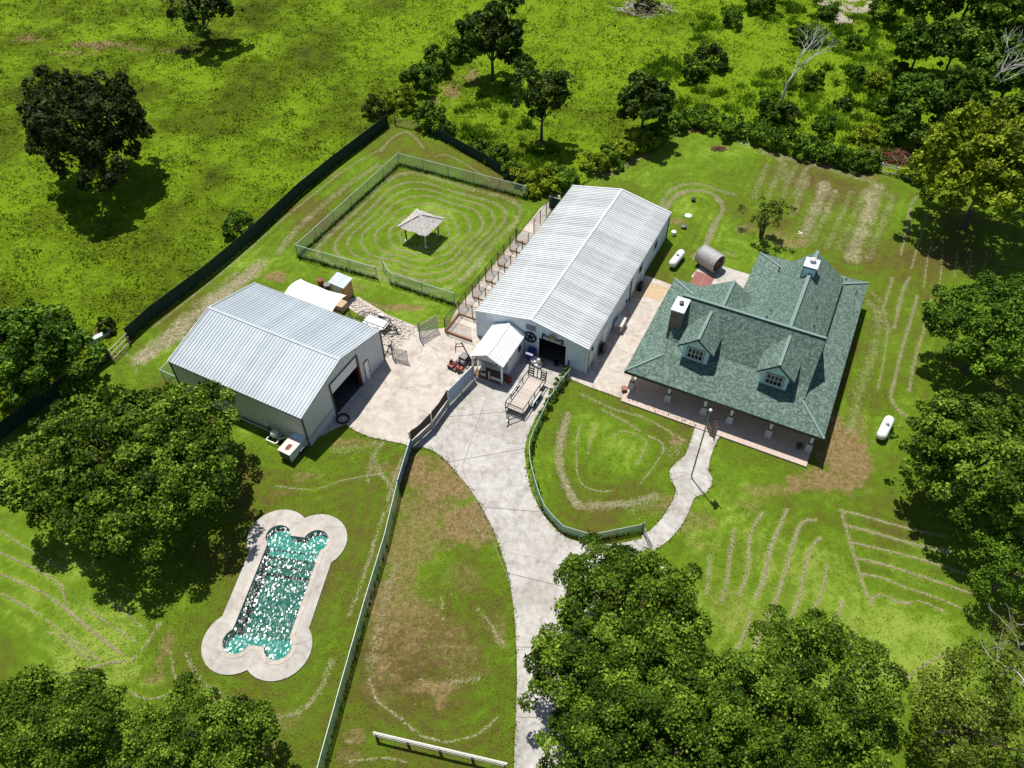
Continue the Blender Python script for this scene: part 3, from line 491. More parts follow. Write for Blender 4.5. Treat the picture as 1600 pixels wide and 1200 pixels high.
def steel_building(root, W, L, he, hr, roofmat, wallmat, sidemat, npan, openings, front, ov=.08):
    hw, hl = W/2, L/2; pw = L/npan; me = roof_panel_mesh('roof_panel', pw, hw, he, hr, ov, roofmat)
    for i in range(npan):
        part('roof_panel', me, roofmat, root).location = (0, -hl+i*pw, 0)
        o = part('roof_panel', me, roofmat, root); o.location = (0, -hl+(i+1)*pw, 0); o.rotation_euler.z = math.pi
    gz = lambda s: hr-(hr-he)*abs(s)/hw-.07
    for y in (-hl+.02, hl-.02):
        mb = MB(); sgn = -1 if y < 0 else 1; op = openings if (sgn == front) else []
        a, b = ((-hw, y), (hw, y)) if sgn < 0 else ((hw, y), (-hw, y)); xo = (lambda t: -hw+t) if sgn < 0 else (lambda t: hw-t)
        def zb(t):
            for x0, x1, zo in op:
                if x0 < xo(t) < x1: return zo
            return 0.
        brk = [hw]+[(x+hw if sgn < 0 else hw-x) for o_ in op for x in o_[:2]]
        ribbed_wall(mb, a, b, lambda t: gz(xo(t)), zb, brk); part('end_wall', mb, wallmat, root)
    for x, m_ in ((hw-.02, sidemat[0]), (-hw+.02, sidemat[1])):
        mb = MB(); a, b = ((x, -hl), (x, hl)) if x > 0 else ((x, hl), (x, -hl)); ribbed_wall(mb, a, b, lambda t: he-.06); part('side_wall', mb, m_, root)
    for sx in (-1, 1):
        for sy in (-1, 1):
            p = Vector((0, sy*(hl+.03), hr+.02)); q = Vector((sx*(hw+.1), sy*(hl+.03), he-.02)); part('rake_trim', MB().beam(p, q, .1, .12), 'white_trim' if roofmat != 'galvalume_grey' else 'galvalume_pale', root)
    mb = MB()
    for sx in (-1, 1):
        for sy in (-1, 1): mb.box(sx*hw-.06, sx*hw+.06, sy*hl-.06, sy*hl+.06, 0, he-.1)
        mb.box(*(sorted((sx*(hw-.0), sx*(hw+.1)))), -hl, hl, he-.16, he-.07)
    part('corner_trim', mb, 'dark_trim' if roofmat == 'galvalume_grey' else 'white_trim', root)
    mb = MB(); mb.slab([(0, -hl-.03, hr+.075), (0, hl+.03, hr+.075), (.13, hl+.03, hr+.045), (.13, -hl-.03, hr+.045)], .015); mb.slab([(0, -hl-.03, hr+.075), (0, hl+.03, hr+.075), (-.13, hl+.03, hr+.045), (-.13, -hl-.03, hr+.045)], .015); part('ridge_cap', mb, roofmat, root)
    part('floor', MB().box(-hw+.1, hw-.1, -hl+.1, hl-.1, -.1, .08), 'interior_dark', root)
def rect_y(F, y, tl, br, t=.05, out=-1, grow=0):     # box on a wall plane local y from two photo corners
    p, q = F.face_y(*tl, y), F.face_y(*br, y); x0, x1 = sorted((p.x, q.x)); z0, z1 = sorted((p.z, q.z)); return MB().box(x0-grow, x1+grow, *sorted((y, y+out*t)), z0-grow, z1+grow)

# kennel barn
KF = Frame(6.573, 59.425, -26.45); KW, KL, KE, KR = 10.93, 21.94, 3.2, 4.35
root = thing('kennel_barn', 'long pale steel kennel barn with low ridge and open dark doorway in front gable', 'barn', KF.o, KF.a)
ya = -KL/2; o1 = KF.face_y(842, 524.7, ya); o2 = KF.face_y(884, 570, ya)
steel_building(root, KW, KL, KE, KR, 'galvalume_pale', 'barn_wall', ('barn_wall', 'barn_wall'), 24, [(o1.x, o2.x, o1.z-.05)], -1)
mb = MB(); zt = o1.z-.05
for a, b in (((o1.x, 0), (o1.x, zt)), ((o2.x, 0), (o2.x, zt)), ((o1.x, zt), (o2.x, zt))): mb.beam((a[0], ya-.03, a[1]), (b[0], ya-.03, b[1]), .1, .1)
part('door_frame', mb, 'white_trim', root)
part('louver', rect_y(KF, ya, (821.8, 506), (837, 518), .05), 'louver', root)
mb = MB(); p, q = KF.face_y(821.8, 506, ya), KF.face_y(837, 518, ya); x0, x1 = sorted((p.x, q.x)); z0, z1 = sorted((p.z, q.z))
for i in range(6): z = z0+(i+.5)*(z1-z0)/6; mb.box(x0+.03, x1-.03, ya-.085, ya-.05, z-.03, z+.03)
part('louver_slat', mb, 'louver', root)
for u, v, w_, h_ in ((1024, 383, .9, .9), (1000, 420, .8, .8)):
    c = KF.face_x(u, v, KW/2); f = part('window', MB().box(KW/2, KW/2+.06, c.y-w_/2-.07, c.y+w_/2+.07, c.z-h_/2-.07, c.z+h_/2+.07), 'white_trim', root)
    part('pane', MB().box(KW/2+.06, KW/2+.07, c.y-w_/2, c.y+w_/2, c.z-h_/2, c.z+h_/2), 'dark_glass', f)
for u, v in ((1006.5, 412), (947, 508)):
    c = KF.face_x(u, v, KW/2); f = part('side_door', MB().box(KW/2, KW/2+.05, c.y-.5, c.y+.5, .02, 2.15), 'blue_siding' if u > 1000 else 'white_trim', root); part('handle', MB().box(KW/2+.05, KW/2+.1, c.y+.32, c.y+.38, 1., 1.1), 'dark_trim', f)
c = KF.face_x(985, 450, KW/2)
for y in (c.y, KL/2-.1, -KL/2+.15): part('downspout', MB().box(KW/2+.02, KW/2+.1, y-.05, y+.05, .05, KE-.1), 'dark_trim', root)
for u, v in ((964, 497), (925, 545), (978, 470)): c = KF.face_x(u, v, KW/2); part('wall_vent', MB().box(KW/2, KW/2+.12, c.y-.13, c.y+.13, c.z-.13, c.z+.13), 'dark_trim', root)
# signs on the barn front
t = thing('barn_sign', 'black board with pale lettering above the dark barn doorway', 'sign', KF.w(0, ya-.08), KF.a)
p, q = KF.face_y(847.5, 522, ya), KF.face_y(880.5, 534.5, ya); zc = (o1.z+.16); x0, x1 = p.x, q.x; nlt = 14
part('board', MB().box(x0, x1, -.03, .03, zc-.17, zc+.17).box(x0-.02, x0+.3, -.035, .035, zc-.2, zc+.3).box(x1-.3, x1+.02, -.035, .035, zc-.2, zc+.3), 'black_sign', t)
rl = random.Random(3)
for i in range(nlt):
    cx = x0+.16+(i+.5)*(x1-x0-.32)/nlt; big = .17 if i in (0, nlt-1) else .115; mb = MB(); mb.box(cx-.06, cx-.03, -.05, -.036, zc-big, zc+big)
    if rl.random() < .7: mb.box(cx-.03, cx+.05, -.05, -.036, zc+big-.05, zc+big)
    if rl.random() < .6: mb.box(cx-.03, cx+.05, -.05, -.036, zc-.02, zc+.02)
    if rl.random() < .6: mb.box(cx+.03, cx+.06, -.05, -.036, zc-big, zc+.02)
    part('letter', mb, 'cream_letter', t)
c = KF.face_y(864.5, 523, ya); pl = MB(); pl.prism([(.34*math.cos(a_), .22*math.sin(a_)) for a_ in np.linspace(0, 6.283, 24, endpoint=False)], 0, .04); me_ = pl.mesh('plaque', 'olive_plate')
o = part('oval_plaque', me_, 'olive_plate', None); o.location = KF.w(c.x, ya-.16, zc+.42); o.rotation_euler = (math.pi/2, 0, KF.a); tag(o, 'olive oval plaque above the black barn sign', 'plaque')
c = KF.face_y(829, 526, ya); t = thing('star_emblem', 'round black ring with star hung on the barn front by the blue bin', 'emblem', KF.w(c.x, ya-.08, c.z), KF.a)
mb = MB(); n = 36; ro, ri = .62, .46
for i in range(n):
    a0, a1 = 2*math.pi*i/n, 2*math.pi*(i+1)/n; mb.add([(r_*math.cos(a_), y_, r_*math.sin(a_)) for y_ in (-.03, .03) for r_, a_ in ((ri, a0), (ro, a0), (ro, a1), (ri, a1))], [(0, 1, 2, 3), (7, 6, 5, 4), (1, 5, 6, 2), (0, 3, 7, 4)])
part('ring', mb, 'black_sign', t); stp = [((.48 if i % 2 == 0 else .19)*math.cos(math.pi/2+i*math.pi/5) for i in range(10))]
sp = [((.48 if i % 2 == 0 else .19)*math.cos(math.pi/2+i*math.pi/5), (.48 if i % 2 == 0 else .19)*math.sin(math.pi/2+i*math.pi/5)) for i in range(10)]
mb = MB(); mb.add([(x, -.025, z) for x, z in sp]+[(x, .025, z) for x, z in sp], [tuple(range(10)), tuple(range(10, 20))[::-1]]+[(i, 10+i, 10+(i+1) % 10, (i+1) % 10) for i in range(10)]); part('star', mb, 'black_sign', t)

# workshop
WF = Frame(-20.16, 47.07, -117.1); WW, WL, WE, WR = 11.12, 13.72, 3.82, 5.3
root = thing('workshop', 'wide grey steel workshop with tall half open roller door and white side door', 'workshop', WF.o, WF.a)
yf = WL/2; a_ = WF.face_y(525.6, 646, yf); b_ = WF.face_y(566.5, 602, yf); top = WF.face_y(513, 603, yf); x0, x1 = sorted((a_.x, b_.x)); zt = min(top.z, 4.2)
steel_building(root, WW, WL, WE, WR, 'galvalume_grey', 'workshop_wall', ('wall_beige', 'workshop_wall'), 15, [(x0, x1, zt)], 1)
zdoor = WF.face_y(518.5, 617.5, yf).z
mb = MB(); nsl = 5
for i in range(nsl): z = zdoor+(zt-zdoor)*i/nsl; mb.box(x0, x1, yf-.08, yf-.04, z+.01, z+(zt-zdoor)/nsl-.01)
part('roller_door', mb, 'blue_siding' if 0 else 'white_trim', root)
mb = MB()
for x in (x0, x1): mb.beam((x, yf+.02, 0), (x, yf+.02, zt), .1, .12)
mb.beam((x0, yf+.02, zt), (x1, yf+.02, zt), .1, .1); part('door_frame', mb, 'dark_trim', root)
part('jamb', MB().box(min(x0, x1)-.02, min(x0, x1)+.1, yf-.25, yf+.06, .05, zt), 'red_paint', root)
part('threshold', MB().box(x0, x1, yf-.02, yf+.08, .0, .1), 'weathered_white', root)
p, q = WF.face_y(569, 574, yf), WF.face_y(579, 589, yf); xs_ = sorted((p.x, q.x)); f = part('side_door', MB().box(xs_[0], xs_[1], yf, yf+.06, .08, 2.25), 'white_paint', root)
mb = MB(); mb.box(xs_[0]-.06, xs_[0], yf, yf+.07, .05, 2.31).box(xs_[1], xs_[1]+.06, yf, yf+.07, .05, 2.31).box(xs_[0], xs_[1], yf, yf+.07, 2.25, 2.31); part('door_casing', mb, 'dark_trim', f); part('handle', MB().box(xs_[0]+.1, xs_[0]+.16, yf+.06, yf+.12, 1., 1.08), 'grey_steel', f)
part('brace_pipe', MB().tube((x1+.2, yf+.1, 1.3), (WW/2+1.2, yf+.1, .9), .035), 'grey_steel', root)

# white annex shed in front of the barn
AF = Frame(*KF.w(-2.06, -13.3)[:2], -26.45); AW, AL, AE, AR = 2.95, 4.55, 2.5, 3.2
root = thing('annex_shed', 'small white roofed shed with a little porch joined to the barn front', 'shed', AF.o, AF.a)
npn = 5; pw = AL/npn; me = roof_panel_mesh('roof_panel', pw, AW/2, AE, AR, .16, 'white_sheet')
for i in range(npn):
    part('roof_panel', me, 'white_sheet', root).location = (0, -AL/2+i*pw, 0); o = part('roof_panel', me, 'white_sheet', root); o.location = (0, -AL/2+(i+1)*pw, 0); o.rotation_euler.z = math.pi
mb = MB().slab([(0, -AL/2-.02, AR+.06), (0, AL/2, AR+.06), (.16, AL/2, AR-.01), (.16, -AL/2-.02, AR-.01)], .02).slab([(0, -AL/2-.02, AR+.06), (0, AL/2, AR+.06), (-.16, AL/2, AR-.01), (-.16, -AL/2-.02, AR-.01)], .02); part('ridge_cap', mb, 'white_sheet', root)
yp = -AL/2+1.35     # porch recess
mb = MB(); hw = AW/2-.05
ribbed_wall(mb, (hw, yp), (hw, AL/2), lambda t: AE-.02); ribbed_wall(mb, (-hw, AL/2), (-hw, yp), lambda t: AE-.02); ribbed_wall(mb, (-hw, yp), (hw, yp), lambda t: AR-(AR-AE)*abs(t-hw)/(AW/2)-.08); part('shed_wall', mb, 'white_trim', root)
mb = MB(); mb.sheet([(-AW/2, -AL/2+.02, AE-.1), (AW/2, -AL/2+.02, AE-.1), (AW/2, -AL/2+.02, AE+.0), (0, -AL/2+.02, AR-.03), (-AW/2, -AL/2+.02, AE+.0)]); part('gable_board', mb, 'wall_beige', root)
for sx in (-1, 1): part('porch_post', MB().box(sx*hw-.07, sx*hw+.07, -AL/2+.05, -AL/2+.19, .05, AE), 'white_paint', root)
part('porch_floor', MB().box(-AW/2, AW/2, -AL/2, yp, .0, .12), 'brown_wood', root)
mb = MB(); mb.box(.15, hw-.1, yp-.06, yp-.02, .9, 1.95); f = part('window', mb, 'dark_trim', root); part('pane', MB().box(.2, hw-.15, yp-.075, yp-.06, .95, 1.9), 'white_trim', f)
part('door', MB().box(-hw+.25, -.05, yp-.06, yp-.02, .14, 2.1), 'stucco', root)
c = AF.face_x(811.5, 557, AW/2); f = part('window', MB().box(hw+.03, hw+.07, c.y-.35, c.y+.35, 1.1, 1.9), 'white_trim', root); part('pane', MB().box(hw+.07, hw+.08, c.y-.3, c.y+.3, 1.15, 1.85), 'dark_glass', f)
part('wall_lamp', MB().box(hw+.03, hw+.17, -.9, -.78, 2.05, 2.2), 'dark_trim', root)
for a, b in ((-hw+.75, -.2), (.35, hw-.05)): part('rail_board', MB().box(a, b, -AL/2+.08, -AL/2+.14, .35, .62), 'weathered_white', root)
part('rail_post', MB().box(.12, .22, -AL/2+.06, -AL/2+.16, .05, 1.1), 'weathered_white', root)
t = thing('porch_sign', 'row of dark cut-out letters under the small shed gable', 'sign', AF.w(0, -AL/2), AF.a)
for i in range(11):
    x = -1.05+i*.21; z = 2.32+(.03 if i % 3 else 0); s_ = .15 if i in (0, 10) else .1; mb = MB(); mb.box(x-.08, x-.04, -.05, -.01, z-s_, z+s_)
    if rl.random() < .75: mb.box(x-.04, x+.07, -.05, -.01, z+s_-.05, z+s_)
    if rl.random() < .65: mb.box(x-.04, x+.07, -.05, -.01, z-s_, z-s_+.05)
    if rl.random() < .65: mb.box(x+.03, x+.07, -.05, -.01, z-s_, z+s_)
    part('letter', mb, 'purple_letter', t)
solid('porch_chair', 'pale folding lounge chair on the small shed porch', 'chair', MB().beam((-.3, -.3, .35), (-.3, .3, .35), .05).beam((.3, -.3, .35), (.3, .3, .35), .05).beam((-.3, .3, .35), (-.3, .55, .95), .05).beam((.3, .3, .35), (.3, .55, .95), .05).box(-.28, .28, -.25, .28, .34, .38).add([(-.26, .3, .4), (.26, .3, .4), (.26, .54, .92), (-.26, .54, .92)], [(0, 1, 2, 3)]).beam((-.3, -.28, 0), (-.3, -.28, .35), .04).beam((.3, -.28, 0), (.3, -.28, .35), .04).beam((-.3, .3, 0), (-.3, .3, .35), .04).beam((.3, .3, 0), (.3, .3, .35), .04), 'weathered_white', AF.w(-.85, -AL/2+.7, .12), AF.a+.5)
mb = MB().lathe([(.02, 0), (.28, .0), (.3, .1), (.26, .42), (.1, .46)], 12); solid('red_barrel', 'dark red rounded tub against the small shed corner', 'tub', mb, 'red_paint', AF.w(AW/2+.32, -AL/2+.75, .05), 0)

# ------------------------------------------------------------------ house
HF = Frame(21.631, 50.694, -26.33)
house = thing('ranch_house', 'ranch house under a large green shingle roof with two dormers and front porch', 'house', HF.o, HF.a)
zl = lambda t: 2.7+.33*(t+10.41); TR, ZR, TB, ZB = -3.73, 6.83, -6.6, 2.7+.33*3.81
def slope(pts, th=.13): return part('roof_slope', MB().slab(pts, th), 'green_shingle', house)
SE, SW_ = 8.32, 5.85; HZ = 2.7+.33*2.47
slope([(-SE, -10.41, 2.7), (SE, -10.41, 2.7), (SW_, -7.94, HZ), (6., TB-1.1, zl(TB-1.1)), (6., TB, ZB), (-6., TB, ZB), (-6., TB-1.1, zl(TB-1.1)), (-SW_, -7.94, HZ)])
slope([(-6, TB, ZB), (6, TB, ZB), (6, TR, ZR), (-6, TR, ZR)]); slope([(6, 2*TR-TB, ZB), (-6, 2*TR-TB, ZB), (-6, TR, ZR), (6, TR, ZR)])
slope([(-SE, -10.41, 2.7), (-SW_, -7.94, HZ), (-SW_, .48, HZ), (-SE, 2.95, 2.7)]); slope([(-SE, 2.95, 2.7), (-SW_, .48, HZ), (-5.9, .48, HZ), (-6, -.86, ZB), (.6, -.86, ZB), (.6, 2.95, 2.7)])
slope([(SE, -10.41, 2.7), (SE, 10.41, 2.7), (SW_, 7.94, HZ), (SW_, -7.94, HZ)]); slope([(SE, 10.41, 2.7), (-2.05, 10.41, 2.7), (.42, 7.94, HZ), (SW_, 7.94, HZ)])
slope([(-2.05, 10.41, 2.7), (-2.05, -.5, 2.7), (.42, -.5, HZ), (.42, 7.94, HZ)])
WX, WZ = 3.05, 6.25
slope([(.25, -3.5, HZ-.12), (WX, -3.5, WZ), (WX, 8.1, WZ), (.25, 8.1, HZ-.12)]); slope([(WX, -3.5, WZ), (WX, 8.1, WZ), (6.08, 8.1, 4.0), (6.08, -3.5, 4.0)])
slope([(-2.9, -1.6, 4.3), (-2.9, 3.15, 4.3), (-5.5, 3.15, 2.69), (-5.5, -1.6, 2.69)]); slope([(-2.9, -1.6, 4.3), (-2.9, 3.15, 4.3), (-.7, 3.15, 2.94), (-.7, -1.6, 2.94)])
def cap(name, p, q, w_=.17): p, q = Vector(p), Vector(q); up = Vector((0, 0, .045)); part(name, MB().beam(p+up, q+up, w_, .05), 'ridge_shingle', house)
cap('ridge_cap', (-6, TR, ZR), (6, TR, ZR), .24); cap('ridge_cap', (WX, TR+.55, WZ), (WX, 8.1, WZ), .3); cap('ridge_cap', (-2.9, -1.1, 4.3), (-2.9, 3.15, 4.3), .26)
for p, q in (((-SE, -10.41, 2.7), (-SW_, -7.94, HZ)), ((SE, -10.41, 2.7), (SW_, -7.94, HZ)), ((-SE, 2.95, 2.7), (-SW_, .48, HZ)), ((SE, 10.41, 2.7), (SW_, 7.94, HZ)), ((-2.05, 10.41, 2.7), (.42, 7.94, HZ))): cap('hip_cap', p, q, .2)
# walls
mb = MB().box(-SW_, SW_, -7.94, .45, .15, HZ-.1).box(.4, SW_, .45, 7.94, .15, HZ-.1)
for sx in (-1, 1):
    x0, x1 = sorted((sx*SW_, sx*(SW_-.15))); y0, y1 = -8.0, .53
    ring = [(y0, 3.2), (y1, 3.2), (y1, HZ-.15), (2*TR-TB, ZB-.16), (TR, ZR-.17), (TB, ZB-.16), (y0, HZ-.15)]
    mb.add([(x0, y, z) for y, z in ring]+[(x1, y, z) for y, z in ring], [tuple(range(7))[::-1], tuple(range(7, 14))]+[(i, (i+1) % 7, 7+(i+1) % 7, 7+i) for i in range(7)])
mb.add([(.42, 7.94, HZ-.1), (SW_, 7.94, HZ-.1), (SW_, 7.94, 3.7), (WX, 7.94, WZ-.15), (.42, 7.94, HZ-.05)], [(0, 1, 2, 3, 4)][:1]); mb.box(SW_-.15, SW_-.01, -1, 7.93, 3.3, 3.95); mb.add([(-5.2, 3.0, 2.7), (-.9, 3.0, 2.7), (-2.9, 3.0, 4.14)], [(0, 1, 2)])
part('house_wall', mb, 'stucco', house)
part('soffit', MB().box(-SE+.05, SE-.05, -10.36, -7.95, 2.5, 2.56).box(SW_+.01, SE-.05, -7.94, 10.36, 2.5, 2.56).box(-SE+.05, -SW_-.01, -7.94, 2.9, 2.5, 2.56).box(-2., SW_, 7.95, 10.36, 2.5, 2.56), 'white_trim', house)
mb = MB()
for p, q in (((-SE, -10.41), (SE, -10.41)), ((SE, -10.41), (SE, 10.41)), ((SE, 10.41), (-2.05, 10.41)), ((-2.05, 10.41), (-2.05, 2.95)), ((-SE, 2.95), (-5.4, 2.95)), ((-SE, 2.95), (-SE, -10.41))): mb.beam((*p, 2.5), (*q, 2.5), .05, .2)
part('fascia', mb, 'dark_trim', house)
part('porch_slab', MB().box(-7.98, 7.9, -11.52, -7.95, -.1, .15).box(5.9, 7.9, -7.95, 9.9, -.1, .15).box(-7.98, -5.86, -7.95, 2.5, -.1, .15), 'porch_brick', house)
for x in (-7.7, -4.37, -1.19, 1.06, 4.34, 7.64):
    pp = part('porch_post', MB().box(x-.11, x+.11, -9.78, -9.56, 1.02, 2.5), 'white_paint', house)
    part('pedestal', MB().add([(x+sx*w_, -9.67+sy*w_, z) for z, w_ in ((.15, .3), (.92, .21)) for sx, sy in ((-1, -1), (1, -1), (1, 1), (-1, 1))], [(3, 2, 1, 0), (4, 5, 6, 7), (0, 1, 5, 4), (1, 2, 6, 5), (2, 3, 7, 6), (3, 0, 4, 7)]), 'stucco', pp)
    part('post_collar', MB().box(x-.19, x+.19, -9.86, -9.48, .92, 1.02), 'dark_trim', pp)
for x in (-4.6, -2.2, 2.6, 4.6):
    f = part('window', MB().box(x-.55, x+.55, -7.99, -7.945, .9, 2.2), 'white_trim', house); part('pane', MB().box(x-.48, x+.48, -8.0, -7.99, .97, 2.13), 'dark_glass', f)
f = part('front_door', MB().box(-.1, .9, -7.99, -7.945, .16, 2.25), 'brown_wood', house); part('handle', MB().box(.75, .8, -8.05, -7.99, 1.1, 1.2), 'flag_gold', f)
# dormers
for cx in (-3.3, 3.3):
    zb_, ze, za = 3.55, 5.02, 5.98; yf_ = -7.62; w_ = 1.1
    mb = MB(); ring = [(-w_, zb_), (w_, zb_), (w_, ze), (0, za), (-w_, ze)]; yb_ = -4.9
    mb.add([(cx+x, yf_, z) for x, z in ring]+[(cx+x, yb_, z) for x, z in ring], [tuple(range(5)), tuple(range(5, 10))[::-1]]+[(i, 5+i, 5+(i+1) % 5, (i+1) % 5) for i in range(5)]); dm = part('dormer', mb, 'blue_siding', house)
    mb = MB(); yr = -7.95
    for sx in (-1, 1): mb.slab([(cx, yr, 6.4), (cx, -4.05, 6.4), (cx+sx*1.52, -5.35, 5.13), (cx+sx*1.52, yr, 5.13)], .1)
    part('dormer_roof', mb, 'green_shingle', dm); part('dormer_ridge', MB().beam((cx, yr, 6.43), (cx, -4.2, 6.43), .24, .05), 'ridge_shingle', dm)
    mb = MB()
    for sx in (-1, 1): mb.beam((cx, yr+.02, 6.27), (cx+sx*1.52, yr+.02, 5.0), .05, .12)
    part('rake_board', mb, 'dark_trim', dm)
    mb = MB(); wx, wz0, wz1 = .62, 3.88, 4.92; y = yf_-.03
    mb.box(cx-wx-.07, cx+wx+.07, y-.02, yf_, wz0-.07, wz0).box(cx-wx-.07, cx+wx+.07, y-.02, yf_, wz1, wz1+.07).box(cx-wx-.07, cx-wx, y-.02, yf_, wz0, wz1).box(cx+wx, cx+wx+.07, y-.02, yf_, wz0, wz1)
    for i in range(1, 4): xx = cx-wx+2*wx*i/4; mb.box(xx-.02, xx+.02, y-.012, yf_, wz0, wz1)
    mb.box(cx-wx, cx+wx, y-.012, yf_, (wz0+wz1)/2-.02, (wz0+wz1)/2+.02); part('window_frame', mb, 'white_trim', dm)
    mb = MB(); mb.box(cx-wx-.13, cx-wx-.07, y, yf_, wz0-.13, wz1+.13).box(cx+wx+.07, cx+wx+.13, y, yf_, wz0-.13, wz1+.13).box(cx-wx-.07, cx+wx+.07, y, yf_, wz1+.07, wz1+.13).box(cx-wx-.07, cx+wx+.07, y, yf_, wz0-.13, wz0-.07); part('window_casing', mb, 'dark_trim', dm)
    part('pane', MB().box(cx-wx, cx+wx, yf_-.01, yf_, wz0, wz1), 'dark_glass', dm)
# chimneys and pipes
ch = part('chimney', MB().box(-6.35, -5.3, -5.75, -3.98, 2.6, 6.6), 'chimney_brick', house); part('chimney_cap', MB().box(-6.4, -5.25, -5.8, -3.93, 6.6, 6.7), 'cap_metal', ch)
part('flue', MB().lathe([(.1, 6.7), (.1, 6.85), (.22, 6.87), (.2, 6.95), (.02, 7.0)], 12, Matrix.Translation((-5.8, -4.8, 0))), 'dark_trim', ch)
ch = part('roof_chase', MB().box(2.4, 3.48, 4.5, 5.75, 5.2, 6.93), 'blue_siding', house); part('chase_trim', MB().box(2.36, 2.42, 4.46, 5.79, 5.2, 6.9).box(2.42, 3.52, 4.46, 4.5, 6.8, 6.93), 'dark_trim', ch)
part('chimney_cap', MB().box(2.33, 3.55, 4.43, 5.82, 6.93, 7.02), 'cap_metal', ch); part('flue', MB().lathe([(.16, 7.02), (.16, 7.2), (.3, 7.22), (.28, 7.34), (.1, 7.42), (.02, 7.43)], 14, Matrix.Translation((2.95, 5.3, 0))), 'weathered_white', ch)
for x, y, z, r_, h_ in ((.35, 7.2, 3.4, .06, .7), (1.05, .6, 4.1, .05, .4), (.95, -.3, 4.0, .05, .4), (4.6, 1.7, 5.0, .05, .4), (4.9, -.6, 4.8, .05, .4), (6.3, 9.4, 2.95, .05, .35), (7.5, 7.8, 2.95, .05, .35)): part('vent_pipe', MB().tube((x, y, z-.2), (x, y, z+h_), r_), 'dark_trim', house)
# ------------------------------------------------------------------ fences
def fence(name, label, cat, pts, h, sp, mesh_mat, post_mat, post_r=.035, rail_mat=None, rail_r=.028, group=None, z0=0., sag=0., bottom=.04, top_gap=0.):
    P = [Vector((p[0], p[1], z0)) for p in pts]; root = thing(name, label, cat, P[0], 0, group); o0 = P[0]
    pm = MB().tube((0, 0, -.1), (0, 0, h+.06), post_r, None, 7).mesh('post', post_mat); rl_ = MB(); nodes = []
    for a, b in zip(P[:-1], P[1:]):
        n = max(1, round((b-a).length/sp))
        for i in range(n): nodes.append(a+(b-a)*i/n)
    nodes.append(P[-1])
    for p in nodes: part('post', pm, post_mat, root).location = p-o0
    for a, b in zip(nodes[:-1], nodes[1:]):
        a, b = a-o0, b-o0; d = (b-a).normalized(); nn = Vector((d.y, -d.x, 0))*.012; mb = MB(); m = 7 if sag else 2; vs = []
        for i in range(m):
            t = i/(m-1); c = a+(b-a)*t; s_ = sag*4*t*(1-t)*random.uniform(.75, 1.25)
            for off in (-1, 1):
                vs += [c+nn*off+Vector((0, 0, bottom+s_*.6))+nn*8*s_, c+nn*off+Vector((0, 0, h-top_gap-s_))+nn*8*s_]
        fs = []
        for i in range(m-1): k = i*4; fs += [(k, k+4, k+5, k+1), (k+2, k+3, k+7, k+6), (k+1, k+5, k+7, k+3)]
        mb.add(vs, fs); part('mesh_panel', mb, mesh_mat, root)
    if rail_mat:
        for a, b in zip(P[:-1], P[1:]): part('top_rail', MB().tube(a-o0+Vector((0, 0, h)), b-o0+Vector((0, 0, h)), rail_r, None, 6), rail_mat, root)
    return root
fence('screen_fence', 'long dark green screened fence between the rough meadow and the mown strip', 'fence', ats([(607, 197), (520, 264), (470, 305), (397, 374), (330, 431), (240, 499), (203, 533)]), 1.55, 3, 'green_screen', 'black_steel', .04, 'black_steel', group=None)
fence('screen_fence', 'short dark green screened fence under the oak left of the pasture gate', 'fence', ats([(174, 562), (134, 592), (98, 616), (0, 690), (-60, 735)]), 1.6, 3, 'green_screen', 'black_steel', .04, 'black_steel')
fence('screen_fence', 'dark green screened fence behind the gazebo paddock, bushes along it', 'fence', ats([(668, 207), (757, 256), (800, 284), (834, 304)]), 1.3, 3, 'green_screen', 'black_steel', .04, 'black_steel')
fence('chain_link_fence', 'chain link fence round the far sides of the gazebo paddock', 'fence', ats([(590, 437), (466, 402), (624, 258), (822, 310)]), 1.6, 3, 'chain_link', 'green_rail', .04, 'rail_pale')
fence('chain_link_fence', 'short chain link fence closing the gazebo paddock near the barn', 'fence', ats([(600, 425), (611, 444), (711, 477)]), 1.55, 3, 'chain_link', 'green_rail', .04, 'rail_pale')
fence('chain_link_fence', 'long green chain link fence running from the pool side to the bottom edge', 'fence', ats([(624, 768), (604, 852), (573, 955), (532, 1102), (508, 1190), (470, 1330)]), 1.45, 3.2, 'chain_link_green', 'green_rail', .04, 'rail_pale', .024)
fence('chain_link_fence', 'low green chain link fence curving round the front yard lawn', 'fence', ats(cr([(841, 668), (828, 698), (828, 728), (837, 766), (852, 804), (880, 833)], 2)+[(923, 846), (1002, 830)]), 1.0, 2.4, 'chain_link_green', 'green_rail', .03, 'rail_pale', .02)
fence('chain_link_fence', 'overgrown front yard fence between the trailer and the lawn', 'fence', ats([(841, 668), (858, 632), (878, 603), (890, 588)]), 1.0, 2.4, 'chain_link_green', 'green_rail', .03, 'rail_pale', .02)
fence('chain_link_fence', 'small chain link pen at the back corner of the workshop', 'fence', [WF.w(5.4, -6.7), WF.w(5.4, -9.1), WF.w(2.3, -9.1), WF.w(1.6, -6.9)], 1.5, 3, 'chain_link', 'green_rail', .035, 'rail_pale')
fence('driveway_fence', 'sagging black shade cloth fence between driveway and workshop apron', 'fence', ats([(643, 700), (675.5, 670), (701, 634)]), 2.05, 3.2, 'screen_dark', 'white_paint', .075, None, sag=.16, z0=.05, bottom=.85)
fence('driveway_fence', 'grey lower strip along the driveway below the black shade cloth', 'fence', [p+Vector((.04, -.04, 0)) for p in ats([(643, 700), (675.5, 670), (701, 634)])], .85, 3.2, 'strip_grey', 'weathered_white', .02, None, sag=.08, z0=.05)  # separate plain grey strip along the lower part of the fence line
